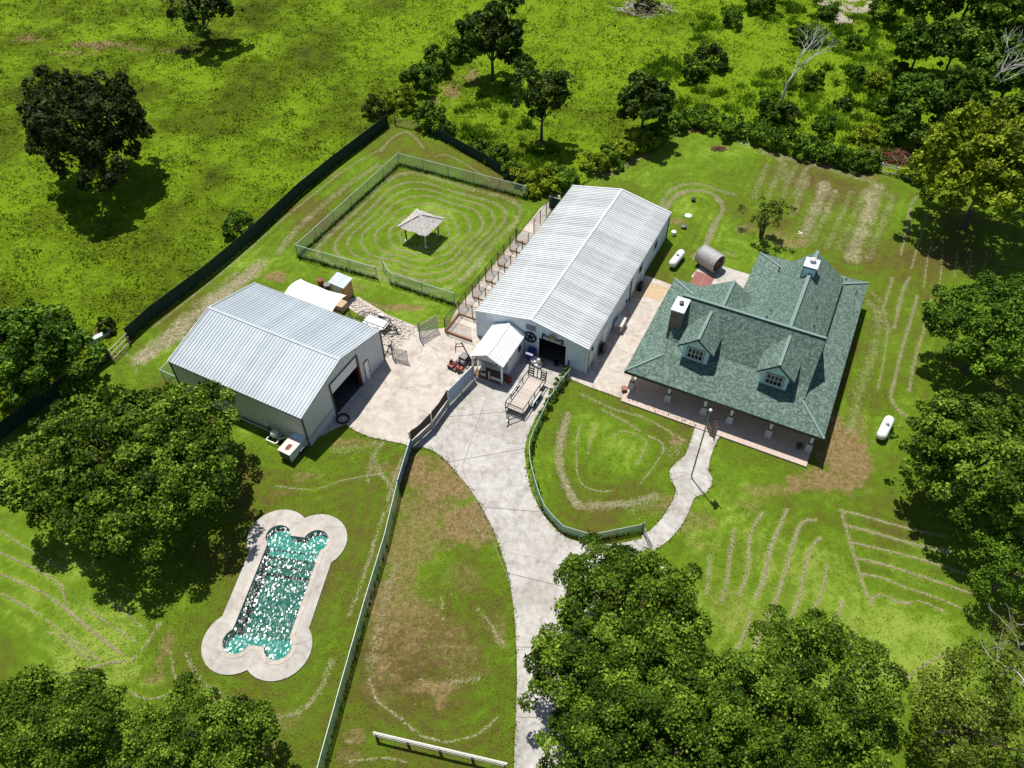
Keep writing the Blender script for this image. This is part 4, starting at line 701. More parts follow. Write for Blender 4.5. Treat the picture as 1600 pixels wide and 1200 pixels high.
def print_fence(name, label, pts, h, mat, z0):
    a, b = at(*pts[0]), at(*pts[1]); root = thing(name, label, 'fence', a); d = (b-a); L = d.length; root.rotation_euler = (0, 0, math.atan2(d.y, d.x))
    part('print_panel', MB().box(0, L, -.015, .015, z0, h), mat, root); pm = MB().tube((0, 0, 0), (0, 0, h+.05), .045, None, 7).mesh('post', 'pole_grey')
    for i in range(3): part('post', pm, 'pole_grey', root).location = (L*i/2, .05, 0)
    part('top_rail', MB().tube((0, .04, h), (L, .04, h), .03, None, 6), 'rail_pale', root); return root
print_fence('dotted_screen_fence', 'pale blue dotted privacy panel beside the shed porch', [(702, 634), (741, 594)], 1.9, 'dotted_screen', .25)
print_fence('banner_fence', 'blue and black printed banner fixed to the fence by the driveway corner', [(625, 768), (645, 702)], 1.55, 'banner_print', .05)
def rail_fence(name, label, a, b, h, n, rails, mat, pm, th=.12, cat='fence'):
    d = b-a; L = d.length; root = thing(name, label, cat, a, math.atan2(d.y, d.x))
    for i in range(n): part('post', MB().box(L*i/(n-1)-.06, L*i/(n-1)+.06, -.06, .06, -.1, h), pm, root)
    for z in rails: part('rail', MB().box(-.1, L+.1, -.1-.0, -.062, z-th, z), mat, root)
    return root
rf = rail_fence('rail_fence', 'short white top rail fence on dark posts in the lower paddock', at(589, 1153), at(789, 1200), 1.0, 5, (.98, .6), 'weathered_white', 'brown_wood', .09); part('cap_rail', MB().box(-.1, 8.36, -.045, .045, 1.0, 1.03), 'weathered_white', rf)
rail_fence('rail_gate', 'white three bar rail gate in the hedge beside the brush pile', at(1374, 269), at(1423, 282), 1.25, 3, (1.22, .95, .35), 'weathered_white', 'weathered_white', .1, 'gate')
rail_fence('pipe_gate', 'pale three bar pipe gate in the green screened fence', at(177, 564), at(203, 537), 1.35, 2, (1.32, .85, .3), 'weathered_white', 'rust_wood', .09, 'gate')
rail_fence('pasture_gate', 'brown field gate at the far corner where the dirt track starts', at(618, 196), at(655, 203), 1.1, 2, (1.1, .8, .5, .2), 'brush_wood', 'brown_wood', .07, 'gate')
rail_fence('walk_rail', 'white pipe rail beside the front walk under the big tree', at(1024, 880), at(1042, 914), .9, 3, (.9,), 'weathered_white', 'weathered_white', .06, 'rail')
def mesh_gate(label, a, b, h, z0=.06):
    d = b-a; L = d.length; root = thing('mesh_gate', label, 'gate', a, math.atan2(d.y, d.x)); part('gate_post', MB().tube((0, 0, 0), (0, 0, h+.45), .07, None, 8), 'pole_grey', root)
    mb = MB()
    for p, q in (((.15, 0, .12), (L, 0, .12)), ((.15, 0, h), (L, 0, h)), ((.15, 0, .12), (.15, 0, h)), ((L, 0, .12), (L, 0, h)), ((.15, 0, h*.55), (L, 0, h*.55)), ((.15, 0, .12), (L, 0, h))): mb.tube(p, q, .025, None, 6)
    part('gate_frame', mb, 'grey_steel', root); part('mesh_panel', MB().box(.16, L-.01, -.006, .006, .13, h-.01), 'chain_link_grey', root)
mesh_gate('open mesh gate on tall post at the grass edge of the apron', at(657, 532), at(684, 516), 1.9); mesh_gate('open mesh gate on grey post beside the workshop door', at(614.5, 561), at(638, 567), 1.55)
mesh_gate('white garden gate at the head of the front walk', at(1003, 832), at(1017, 862), .95)
# kennel runs along the barn
kr = thing('kennel_runs', 'row of wire dog runs with dark posts along the left barn wall', 'kennel', KF.w(-8.4, -11.9), KF.a)
kp = MB().tube((0, 0, 0), (0, 0, 1.75), .045, None, 6).mesh('post', 'black_steel'); lx = 0.; ys = [0, 2.7]+[2.7+1.36*i for i in range(1, 10)]+[15.2]
for i, y in enumerate(ys):
    part('post', kp, 'black_steel', kr).location = (lx, y, .06)
    if i >= 1 and i < len(ys)-1: part('post', kp, 'black_steel', kr).location = (lx+1.45, y, .06)
    if i in (0, 1, 3, 5, 7, 9, 11):
        part('partition', MB().box(lx, lx+2.85, y-.008, y+.008, .1, 1.7), 'chain_link_black', kr); part('partition_rail', MB().tube((lx, y, 1.75), (lx+2.85, y, 1.75), .025, None, 6).box(lx, lx+2.85, y-.05, y+.05, .06, .2), 'rust_wood', kr)
for y0, y1 in zip(ys[:-1], ys[1:]): part('run_panel', MB().box(lx-.008, lx+.008, y0, y1, .1, 1.7), 'chain_link_black', kr); part('run_rail', MB().tube((lx, y0, 1.78), (lx, y1, 1.78), .028, None, 6), 'black_steel', kr)
part('curb', MB().box(lx-.08, lx+.06, 0, 2.7, .06, .28).box(lx, lx+2.85, -.08, .06, .06, .28), 'rust_wood', kr)
kr2 = thing('kennel_runs', 'three tall wire panels of the far dog run near the barn back corner', 'kennel', KF.w(-7.5, 5.6), KF.a)
for i in range(4): part('post', kp, 'black_steel', kr2).location = (0, i*1.6, .06)
for i in range(3): part('run_panel', MB().box(-.008, .008, i*1.6, i*1.6+1.6, .1, 1.7), 'chain_link_black', kr2); part('run_rail', MB().tube((0, i*1.6, 1.78), (0, i*1.6+1.6, 1.78), .028, None, 6), 'black_steel', kr2)
fence('screen_fence', 'blue green screened gate panel at the far end of the dog runs', 'fence', [KF.w(-7.9, 10.4), KF.w(-5.6, 10.4)], 1.5, 2.4, 'green_screen', 'grey_steel', .05, 'rail_pale')

# ------------------------------------------------------------------ pool
pool = thing('swimming_pool', 'bone shaped swimming pool with glittering teal water and pale concrete rim', 'pool', PF.o, PF.a)
WAT = bone(2.02, 4.12, 1.47, .93, .15); COP = bone(2.34, 4.12, 1.47, 1.25, .45); DECK = bone(3.12, 4.15, 1.47, 2.3, 0)
def ring_mesh(o_, i_, z0, z1, mat, name, parent):
    n = len(o_); mb = MB(); mb.add([(x, y, z) for ring_, z in ((o_, z0), (o_, z1), (i_, z1), (i_, z0)) for x, y in ring_], [(j*n+i, j*n+(i+1) % n, (j+1)*n+(i+1) % n, (j+1)*n+i) for j in range(3) for i in range(n)])
    return part(name, mb, mat, parent)
ring_mesh(DECK, COP, -.2, .09, 'concrete_deck', 'pool_deck', pool); ring_mesh([(x*.9985, y*.9985) for x, y in COP], WAT, -.35, .115, 'wall_beige' if 0 else 'concrete_apron', 'coping', pool)
ring_mesh([(x*1.02, y*1.02) for x, y in WAT], [(x*.997, y*.997) for x, y in WAT], -1.9, .02, 'pool_side', 'pool_wall', pool)
part('pool_floor', MB().prism([(x*1.01, y*1.01) for x, y in WAT], -1.5, -1.2), 'pool_plaster', pool)
def halfbone(sy, lim): return [(x, y) for x, y in [(px_*.99, py_*.99) for px_, py_ in WAT] if sy*y > lim]
hb = halfbone(1, 3.0); part('shallow_shelf', MB().prism([(2.0, 3.3)]+hb+[(-2.0, 3.3)], -1.6, -.42), 'pool_shelf', pool)
hb = halfbone(-1, 3.0); part('shallow_shelf', MB().prism([(-2.0, -3.45)]+hb+[(2.0, -3.45)], -1.6, -.5), 'pool_shelf', pool)
for i, y in enumerate((3.3, 2.72, 2.15)): part('pool_step', MB().box(-2., 2., y-.58, y, -1.6, -.54-.2*i), 'pool_shelf' if i < 1 else 'pool_plaster', pool); part('step_tile', MB().box(-1.99, 1.99, y-.06, y+.06, -.5-.2*i, -.44-.2*i), 'tile_dark', pool)
part('water_surface', MB().sheet([(x*.999, y*.999, -.07) for x, y in WAT]), 'pool_water', pool)

# ------------------------------------------------------------------ flag pole and flag
fb = at(1079.7, 746, .06); FH = 8.15
t = thing('flagpole', 'tall dark flagpole with white ball top on the front walk circle', 'flagpole', fb); part('pole', MB().tube((0, 0, 0), (0, 0, FH*.72), .06, .05, 10), 'pole_grey', t); part('pole_top', MB().tube((0, 0, FH*.72), (0, 0, FH), .05, .035, 10), 'grey_steel', t)
part('ball', MB().lathe([(.01, FH-.02), (.1, FH+.03), (.13, FH+.12), (.1, FH+.21), (.01, FH+.26)], 14), 'flag_gold', t, True); part('base_collar', MB().lathe([(.16, 0), (.16, .05), (.08, .1)], 12), 'weathered_white', t)
fl = bpy.data.meshes.new('flag'); nu, nv = 28, 16; vs = []; uvs = []
for j in range(nv+1):
    for i in range(nu+1):
        u, v = i/nu, j/nv; x = .06+u*.75+.06*math.sin(u*10+v*2)*u; y = -.05-.35*u+.1*math.sin(u*11+v*1.5)*min(1, u*3); z = FH-.3-(1-v)*1.6-u*(1.25-.5*v)-.06*math.sin(u*6)*u; vs.append((x, y, z)); uvs.append((u, v))
fs = [(j*(nu+1)+i, j*(nu+1)+i+1, (j+1)*(nu+1)+i+1, (j+1)*(nu+1)+i) for j in range(nv) for i in range(nu)]
fl.from_pydata(vs, [], fs); ul = fl.uv_layers.new(name='UVMap').data
for p in fl.polygons:
    p.use_smooth = True
    for li in p.loop_indices: ul[li].uv = uvs[fl.loops[li].vertex_index]
fl.materials.append(M['flag_print']); fo = link(bpy.data.objects.new('flag', fl)); fo.location = fb; tag(fo, 'limp striped flag with blue starry corner hanging from the flagpole', 'flag')

# ------------------------------------------------------------------ gazebo, small shed, canopy
GF = Frame(-9.45, 66.9, -29); g = thing('gazebo', 'open thatched shelter on four posts in the ringed paddock', 'gazebo', GF.o, GF.a)
for sx in (-1, 1):
    for sy in (-1, 1):
        pp = part('post', MB().tube((sx*1.22, sy*1.22, -.05), (sx*1.22, sy*1.22, 2.0), .075, None, 8), 'weathered_white' if (sx, sy) == (1, -1) else 'brown_wood', g); part('post_foot', MB().box(sx*1.22-.16, sx*1.22+.16, sy*1.22-.16, sy*1.22+.16, -.05, .08), 'wall_beige', pp)
for k in range(4):
    a = k*math.pi/2; ca, sa = math.cos(a), math.sin(a); tr = lambda x, y, z: (x*ca-y*sa, x*sa+y*ca, z); mb = MB(); nl = 6
    for i in range(nl):
        r0, r1 = 1.72*(1-i/nl), 1.72*(1-(i+1)/nl)-.06; z0, z1 = 1.95+1.05*i/nl, 1.95+1.05*(i+1)/nl+.08; n = 14
        for q in range(n):
            x0, x1 = -1+2*q/n, -1+2*(q+1)/n; j = random.uniform(-.07, .05); jj = random.uniform(-.02, .03)
            mb.add([tr(r0*x0, -(r0+.05-j), z0+jj), tr(r0*x1, -(r0+.05-j), z0+jj), tr(max(r1, .02)*x1, -max(r1, .02), z1), tr(max(r1, .02)*x0, -max(r1, .02), z1)], [(0, 1, 2, 3)])
    part('thatch_slope', mb, 'thatch', g)
mb = MB()
for sx in (-1, 1):
    for sy in (-1, 1): mb.beam((sx*1.72, sy*1.72, 2.0), (0, 0, 3.06), .26, .07)
part('hip_thatch', mb, 'thatch', g); part('roof_frame', MB().box(-1.6, 1.6, -1.28, -1.16, 1.88, 1.97).box(-1.6, 1.6, 1.16, 1.28, 1.88, 1.97).box(-1.28, -1.16, -1.15, 1.15, 1.88, 1.97).box(1.16, 1.28, -1.15, 1.15, 1.88, 1.97), 'brown_wood', g)
SF = Frame(-16.55, 57.75, -30); s = thing('tool_shed', 'small unpainted wood shed with flat metal roof beside the white canopy', 'shed', SF.o, SF.a)
part('shed_wall', MB().box(-.8, .8, -.6, .6, 0, 1.82), 'bare_wood', s); part('shed_roof', MB().slab([(-.95, -.75, 1.85), (.95, -.75, 1.85), (.95, .75, 2.05), (-.95, .75, 2.05)], .04), 'galvalume_grey', s)
f = part('door', MB().box(-.55, .45, -.64, -.6, .1, 1.7), 'galvalume_pale', s); part('handle', MB().box(-.08, .0, -.68, -.64, .8, 1.0), 'pole_grey', f)
mb = MB()
for x in (-.8, .74, .5): mb.box(x-.03, x+.09, -.63, -.6, 0, 1.82)
for y in (-.58, .5): mb.box(.8, .83, y, y+.1, 0, 1.82)
mb.beam((.82, -.5, .1), (.82, .5, 1.7), .03, .1); part('stud', mb, 'orange_wood', s)
c = thing('canopy', 'white fabric canopy stretched behind the workshop', 'canopy', (0, 0, 0))
q = [at(442, 462, 2.0), at(517, 492, 1.9), at(541, 462, 2.15), at(470, 436, 2.25)]; mb = MB(); n = 12; vs = []
for j in range(n+1):
    for i in range(n+1):
        u, v = i/n, j/n; p = q[0]*(1-u)*(1-v)+q[1]*u*(1-v)+q[2]*u*v+q[3]*(1-u)*v; ed = 4*u*(1-u)*.12*(abs(v-.5)*2)**3; inn = (q[0]+q[1]+q[2]+q[3])/4; p = p+(inn-p)*ed; p.z += .35*math.sin(math.pi*v)*1-.05*math.sin(u*12); vs.append(p)
mb.add(vs, [(j*(n+1)+i, j*(n+1)+i+1, (j+1)*(n+1)+i+1, (j+1)*(n+1)+i) for j in range(n) for i in range(n)]); part('cloth', mb, 'white_paint', c, True)
for p in q: part('pole', MB().tube((p.x, p.y, 0), (p.x, p.y, p.z), .035, None, 7), 'rust_wood', c)
solid('lumber_box', 'plywood topped wooden box under the white canopy edge', 'box', MB().box(-.95, .95, -.5, .5, 0, .75).box(-1., 1., -.55, .55, .75, .8), 'plywood', at(527, 481), -.5); solid('lumber_stack', 'orange boards stacked low between the canopy and the workshop roof', 'lumber', MB().box(-.9, .9, -.2, .2, 0, .28).box(-.8, .9, -.18, .15, .28, .4), 'orange_wood', at(521, 492)+Vector((0, .1, 0)), -.5)
solid('red_bin', 'small reddish bin behind the white canopy', 'bin', MB().lathe([(.25, 0), (.32, .7), (.34, .75), (.05, .8)], 10), 'red_brick', at(502, 446)); solid('spool', 'small dark spool behind the white canopy', 'spool', MB().lathe([(.35, 0), (.35, .08), (.15, .1), (.15, .4), (.35, .42), (.35, .5)], 12), 'pole_grey', at(512, 450))

# ------------------------------------------------------------------ wheels, bikes, trailers
def wheel(parent, c, r, w_, axis='x', name='wheel', rim='grey_steel'):
    Mx = Matrix.Translation(c) @ (Matrix.Rotation(math.pi/2, 4, 'Y') if axis == 'x' else Matrix.Rotation(math.pi/2, 4, 'X'))
    o = part(name, MB().lathe([(r*.62, -w_/2), (r*.92, -w_/2), (r, -w_/3), (r, w_/3), (r*.92, w_/2), (r*.62, w_/2)], 18, Mx), 'rubber', parent, True); part('rim', MB().lathe([(.04, -w_*.4), (r*.62, -w_*.45), (r*.62, w_*.45), (.04, w_*.4)], 12, Mx), rim, o); return o
def utility_trailer(label, F, L, W, z, gate=True, planks=9, rail=.55, plank_mat='deck_wood'):
    t = thing('utility_trailer', label, 'trailer', F.o, F.a); hl, hw = L/2, W/2
    pw = W/planks; me = MB().box(-pw/2+.008, pw/2-.008, -hl+.03, hl-.03, z-.04, z).mesh('deck_plank', plank_mat)
    for i in range(planks): part('deck_plank', me, plank_mat, t).location = (-hw+(i+.5)*pw, 0, random.uniform(-.004, .004))
    mb = MB(); zf = z-.09
    for x in (-hw, hw): mb.beam((x, -hl, zf), (x, hl, zf), .06, .1)
    for y in (-hl, 0, hl): mb.beam((-hw, y, zf), (hw, y, zf), .06, .08)
    mb.beam((-hw, -hl, zf), (0, -hl-1.2, zf), .07).beam((hw, -hl, zf), (0, -hl-1.2, zf), .07); part('frame', mb, 'black_steel', t)
    for x in (-hw, hw):
        mb = MB(); mb.beam((x, -hl, z+rail), (x, hl, z+rail), .065)
        for i in range(5): y = -hl+L*i/4; mb.beam((x, y, z-.1), (x, y, z+rail), .055)
        part('side_rail', mb, 'black_steel', t)
    mb = MB(); mb.beam((-hw, -hl, z+rail), (hw, -hl, z+rail), .065).beam((-hw, -hl, z+rail*.5), (hw, -hl, z+rail*.5), .03); part('front_rail', mb, 'black_steel', t)
    if gate:
        mb = MB(); zt = z+1.05
        for x in (-hw, -.42*hw, 0, .42*hw, hw): mb.beam((x, hl+.05, z-.05), (x, hl+.18, zt), .07)
        for k in range(5):
            zz = z+.02+k*.25; yy = hl+.05+.13*(k/4)
            if k in (0, 4): mb.beam((-hw, yy, zz), (hw, yy, zz), .05)
            else: mb.beam((-hw, yy, zz), (-.42*hw, yy, zz), .09).beam((.42*hw, yy, zz), (hw, yy, zz), .09)
        part('ramp_gate', mb, 'black_steel', t)
    for x in (-hw-.2, hw+.2):
        for y in ((-.45, .45) if L > 3 else (0,)): wheel(t, (x, y, .33), .33, .2)
        mb = MB(); pr = [(-.95, .52), (-.7, .74), (.7, .74), (.95, .52)] if L > 3 else [(-.45, .52), (-.3, .72), (.3, .72), (.45, .52)]
        for (y0, z0), (y1, z1) in zip(pr[:-1], pr[1:]): mb.slab([(x-.13, y0, z0), (x+.13, y0, z0), (x+.13, y1, z1), (x-.13, y1, z1)], .02)
        part('fender', mb, 'galvalume_pale', t)
    part('tongue_jack', MB().tube((0, -hl-1., .05), (0, -hl-1., .95), .04).beam((0, -hl-1., .9), (.2, -hl-1., .9), .03), 'black_steel', t); part('coupler', MB().box(-.06, .06, -hl-1.45, -hl-1.15, zf-.05, zf+.06), 'grey_steel', t)
    return t
q = [at(u, v, .6) for u, v in ((789.7, 635), (817.7, 646.7), (851.7, 596), (825.5, 585))]; ct = (q[0]+q[1]+q[2]+q[3])/4
utility_trailer('tandem axle utility trailer with plank deck and raised mesh ramp on the driveway', Frame(ct.x, ct.y, 61.6-90), 4.2, 1.7, .6)
b = at(588, 503, .5); utility_trailer('small flat trailer with white deck behind the workshop corner', Frame(b.x, b.y, -27+90), 2.4, 1.25, .5, False, 5, .3, 'white_paint')
solid('trailer_ramp', 'black slatted ramp leaning off the small white trailer', 'ramp', MB().beam((-.9, -.55, .35), (.0, -.55, .45), .05).beam((-.9, .55, .35), (.0, .55, .45), .05).beam((-.9, -.55, .35), (-.9, .55, .35), .05).beam((-.6, -.55, .38), (-.6, .55, .38), .05).beam((-.3, -.55, .42), (-.3, .55, .42), .05), 'black_steel', at(573, 500, 0), -.47)
def bike(label, loc, rz, mat, lean=.25):
    t = thing('bicycle', label, 'bicycle', loc, rz); t.rotation_euler = (lean, 0, rz)
    for x in (-.52, .52):
        mb = MB(); n = 22
        for i in range(n): a0, a1 = 2*math.pi*i/n, 2*math.pi*(i+1)/n; mb.tube((x+.32*math.cos(a0), 0, .34+.32*math.sin(a0)), (x+.32*math.cos(a1), 0, .34+.32*math.sin(a1)), .028, None, 5, False)
        o = part('wheel', mb, 'rubber', t); mb = MB()
        for i in range(6): a0 = math.pi*i/6; mb.beam((x-.3*math.cos(a0), 0, .34-.3*math.sin(a0)), (x+.3*math.cos(a0), 0, .34+.3*math.sin(a0)), .008)
        part('spoke', mb, 'grey_steel', o)
    part('frame', MB().tube((-.52, 0, .34), (-.05, 0, .32), .02).tube((-.05, 0, .32), (-.18, 0, .8), .02).tube((-.18, 0, .75), (.38, 0, .8), .022).tube((-.05, 0, .32), (.38, 0, .74), .022).tube((.52, 0, .34), (.36, 0, .95), .02).tube((-.52, 0, .34), (-.17, 0, .72), .016), mat, t)
    part('saddle', MB().box(-.32, -.06, -.07, .07, .84, .9), 'black_steel', t); part('handlebar', MB().tube((.35, -.28, .98), (.35, .28, .98), .018), 'black_steel', t)
bike('green bicycle leaning behind the workshop roof edge', at(552, 502), -1.0, 'green_rail'); bike('dark bicycle propped beside the workshop front corner', at(607, 548), 1.3, 'purple_letter'); bike('black bicycle lying against machinery beside the small white trailer', at(612, 518), .4, 'black_steel', .6)
mb = MB(); n = 20
for i in range(n): a0, a1 = 2*math.pi*i/n, 2*math.pi*(i+1)/n; mb.tube((.5*math.cos(a0), .5*math.sin(a0), .08), (.5*math.cos(a1), .5*math.sin(a1), .08), .09, None, 6, False)
t = thing('loose_tyre', 'big loose tyre lying at the shaded corner of the workshop apron', 'tyre', at(536, 655, .06)); part('tyre', mb, 'rubber', t); part('hub', MB().lathe([(.02, .0), (.14, .0), (.12, .12), (.02, .14)], 10), 'weathered_white', t)
t = thing('box_trailer', 'small grey box trailer with white lid and glass front by the workshop corner', 'trailer', at(462, 708, 0)+Vector((0, .25, 0)), R(62-90)); part('body', MB().box(-.58, .58, -1.2, 1.2, .25, 1.15), 'workshop_wall', t); part('lid', MB().box(-.62, .62, -1.25, .35, 1.15, 1.2), 'weathered_white', t)
part('front_window', MB().box(-.5, .5, .4, 1.15, 1.15, 1.17), 'blue_siding', t); part('end_panel', MB().box(-.5, .5, -1.23, -1.2, .3, 1.1), 'dark_trim', t); part('lid_litter', MB().box(-.15, .2, -.85, -.35, 1.2, 1.23).box(-.05, .12, -.95, -.3, 1.2, 1.22), 'red_brick', t)
for x in (-.62, .62): wheel(t, (x, 0, .28), .28, .16)
t = thing('yard_sprayer', 'towed sprayer with round pale tank against the workshop long wall', 'sprayer', at(432, 686, 0), -.45)
part('tank', MB().lathe([(.05, .45), (.3, .5), (.36, .7), (.3, .95), (.12, 1.05), (.1, 1.1)], 14), 'pale_green_tank', t, True); mb = MB()
for p, q in (((-.5, -.6, .35), (.5, -.6, .35)), ((-.5, -.1, .35), (.5, -.1, .35)), ((-.5, -.6, .35), (-.5, -.1, .35)), ((.5, -.6, .35), (.5, -.1, .35)), ((-.3, -.1, .35), (-.3, .4, .4)), ((.3, -.1, .35), (.3, .4, .4)), ((.5, -.1, .4), (1., .2, .6))): mb.beam(p, q, .07)
part('frame', mb, 'white_paint', t)
for x in (-.6, .6): wheel(t, (x, -.2, .2), .2, .14, rim='white_paint')
t = thing('pump_stand', 'small valve stand with white cap beside the yard sprayer', 'pump', at(422, 674, 0)); part('stand', MB().tube((0, 0, 0), (0, 0, .9), .05), 'black_steel', t); part('cap', MB().lathe([(.02, .85), (.13, .88), (.13, 1.0), (.02, 1.02)], 10), 'white_paint', t)
solid('base_pipe', 'white pipe lying along the foot of the workshop long wall', 'pipe', MB().tube((0, -6.2, .12), (0, 4.2, .12), .06), 'weathered_white', WF.w(WW/2+.22, 0), WF.a)
t = thing('garden_tractor', 'red ride-on mower beside the dotted privacy panel', 'mower', at(714, 577, .06), .95); t.scale = (.78, .78, .78); part('hood', MB().add([(x*w_, y, z) for y, z, w_ in ((-.75, .3, .24), (-.75, .62, .2), (0, .75, .24), (0, .3, .28)) for x in (-1, 1)], [(0, 2, 3, 1), (2, 4, 5, 3), (4, 6, 7, 5), (0, 6, 4, 2), (1, 3, 5, 7), (0, 1, 7, 6)]), 'tractor_red', t)
part('mower_deck', MB().box(-.5, .5, -.15, .55, .15, .3), 'dark_trim', t); part('seat', MB().box(-.22, .22, .45, .85, .6, .7).box(-.22, .22, .8, .9, .7, 1.0), 'black_steel', t); part('rear_fender', MB().box(-.48, .48, .3, 1., .45, .56), 'tractor_red', t); part('steering_wheel', MB().lathe([(.12, 0), (.17, .0), (.17, .03), (.12, .03)], 12, Matrix.Translation((0, .12, .9))).tube((0, 0, .7), (0, .12, .9), .02), 'black_steel', t)
for x in (-.4, .4): wheel(t, (x, -.55, .2), .2, .16); wheel(t, (x, .75, .28), .28, .22)
t = thing('basketball_hoop', 'leaning pole basketball hoop seen edge-on over the dog run corner', 'hoop', at(737, 567, .06)); part('pole', MB().tube((0, 0, .1), (-.8, .1, 2.5), .06), 'black_steel', t); part('backboard', MB().box(-1.36, -1.3, -.45, .5, 1.75, 2.6), 'plywood', t); part('arm', MB().beam((-.75, .1, 2.35), (-1.3, .1, 2.3), .06).beam((-.65, .08, 2.05), (-1.3, .1, 1.95), .06), 'black_steel', t)
mb = MB()
for i in range(14): a0, a1 = 2*math.pi*i/14, 2*math.pi*(i+1)/14; mb.tube((-1.62+.22*math.cos(a0), .05+.22*math.sin(a0), 1.9), (-1.62+.22*math.cos(a1), .05+.22*math.sin(a1), 1.9), .015, None, 5, False)
part('ring', mb, 'tractor_red', t); part('base', MB().box(-.3, .5, -.35, .4, 0, .16), 'black_steel', t)
solid('tool_cart', 'dark grey low cart between the red mower and the dotted panel', 'cart', MB().box(-.4, .4, -.6, .6, .2, .5).box(-.35, .35, -.2, .5, .5, .75).tube((-.45, -.4, .18), (-.35, -.4, .18), .18, None, 10).tube((.35, -.4, .18), (.45, -.4, .18), .18, None, 10).tube((-.45, .4, .18), (-.35, .4, .18), .18, None, 10).tube((.35, .4, .18), (.45, .4, .18), .18, None, 10), 'pole_grey', at(724, 566, .06), -.6)
# things by the barn door
t = thing('rolling_bin', 'blue wheeled rubbish bin with pale lid edge beside the barn doorway', 'bin', at(829.5, 561, .06), KF.a); part('body', MB().add([(sx*w_, sy*w_*1.05, z) for z, w_ in ((.08, .25), (1.0, .34)) for sx, sy in ((-1, -1), (1, -1), (1, 1), (-1, 1))], [(3, 2, 1, 0), (4, 5, 6, 7), (0, 1, 5, 4), (1, 2, 6, 5), (2, 3, 7, 6), (3, 0, 4, 7)]), 'blue_plastic', t)
part('lid', MB().slab([(-.36, -.4, 1.02), (.36, -.4, 1.02), (.36, .4, 1.14), (-.36, .4, 1.14)], .05), 'blue_plastic', t); part('lid_lip', MB().box(-.36, .36, -.46, -.4, .9, 1.03), 'lid_blue', t); wheel(t, (-.27, .3, .12), .12, .07); wheel(t, (.27, .3, .12), .12, .07)
solid('white_tub', 'round white plastic tub in front of the blue bin', 'tub', MB().lathe([(.28, 0), (.36, .4), (.4, .42), (.4, .46), (.05, .48)], 16), 'white_paint', at(834.5, 566, .06))
t = thing('shop_vacuum', 'white vacuum machine on small base by the barn doorway', 'vacuum', at(841.5, 571, .06), KF.a); part('base', MB().box(-.3, .3, -.3, .3, .05, .25), 'white_paint', t); part('body', MB().lathe([(.2, .25), (.2, .7), (.12, .85), (.02, .87)], 12), 'weathered_white', t); part('hose', MB().tube((.1, 0, .8), (.35, .25, .5), .04).tube((.35, .25, .5), (.3, .35, .1), .04), 'black_steel', t)
solid('dark_bucket', 'dark bucket standing in the barn doorway', 'bucket', MB().lathe([(.2, 0), (.27, .45), (.22, .45), (.18, .1)], 14), 'black_steel', at(869, 570, .06)); solid('bollard', 'dark blue post beside the barn front wall', 'post', MB().tube((0, 0, 0), (0, 0, 1.25), .07), 'blue_plastic', KF.w(3.9, -KL/2-.35, .06))
t = thing('hose_reel', 'black hose reel on the barn side wall near the front corner', 'hose reel', KF.w(KW/2+.35, -7.9, .07), KF.a); part('drum', MB().lathe([(.55, -.16), (.55, -.1), (.3, -.09), (.3, .09), (.55, .1), (.55, .16)], 18, Matrix.Translation((0, 0, .62)) @ Matrix.Rotation(math.pi/2, 4, 'Y')), 'black_steel', t); part('stand', MB().beam((-.2, -.4, 0), (0, 0, .62), .05).beam((.2, .4, 0), (0, 0, .62), .05), 'black_steel', t)
for u, v, lb in ((922, 570, 'small pale tools leaning at the front corner of the barn side wall'),): t = thing('yard_tools', lb, 'tools', KF.w(KW/2+.3, -9.8, .07), KF.a); [part('tool', MB().tube((.15, i*.28, 0), (-.2, i*.28+.1, 1.3), .03).box(.08, .25, i*.28-.08, i*.28+.08, 0, .25), 'weathered_white', t) for i in range(3)]
t = thing('generator', 'pale grey generator box on the path beside the barn', 'generator', at(970, 516.5, .07)+Vector((-.1, .35, 0)), KF.a); part('housing', MB().box(-.36, .36, -.62, .62, .1, .85), 'wall_beige' if 0 else 'weathered_white', t); part('hood', MB().slab([(-.4, -.66, .87), (.4, -.66, .87), (.4, .66, .92), (-.4, .66, .92)], .06), 'weathered_white', t); part('pad', MB().box(-.5, .5, -.75, .75, 0, .1), 'concrete_deck', t)
part('grille', MB().box(-.25, .25, -.64, -.62, .25, .7), 'louver', t)
solid('water_pipe', 'thin white pipe lying across the side path between barn and house', 'pipe', MB().tube((0, 0, 0), (1.35, -.62, 0), .03), 'white_paint', at(983, 466, .12)+Vector((.1, 0, 0)), 0)
solid('heat_pump', 'black outdoor unit against the barn side wall by the pebble bed', 'air conditioner', MB().box(-.2, .2, -.35, .35, .05, .8).lathe([(.15, .8), (.15, .83), (.02, .84)], 12), 'black_steel', KF.w(KW/2+.4, 1.9, .05), KF.a)
# tanks, drum, lids
def tank(label, loc, rz):
    t = thing('propane_tank', label, 'tank', loc, rz, 'propane tanks on the lawn'); Mx = Matrix.Translation((0, 0, .62)) @ Matrix.Rotation(math.pi/2, 4, 'Y'); part('shell', MB().lathe([(.02, -1.35), (.2, -1.31), (.35, -1.18), (.42, -1.0), (.42, 1.0), (.35, 1.18), (.2, 1.31), (.02, 1.35)], 18, Mx), 'tank_white', t, True)
    part('valve_dome', MB().lathe([(.16, 1.0), (.16, 1.14), (.1, 1.19), (.02, 1.2)], 12), 'grey_steel', t)
    for x in (-.75, .75): part('foot', MB().box(x-.08, x+.08, -.3, .3, 0, .28), 'grey_steel', t)
tank('white propane tank on the grass between barn and culvert pipe', at(1056.5, 412, 0)+Vector((0, .1, 0)), R(57)); tank('white propane tank on the open lawn right of the house', at(1380, 677, 0)+Vector((0, .1, 0)), R(55))
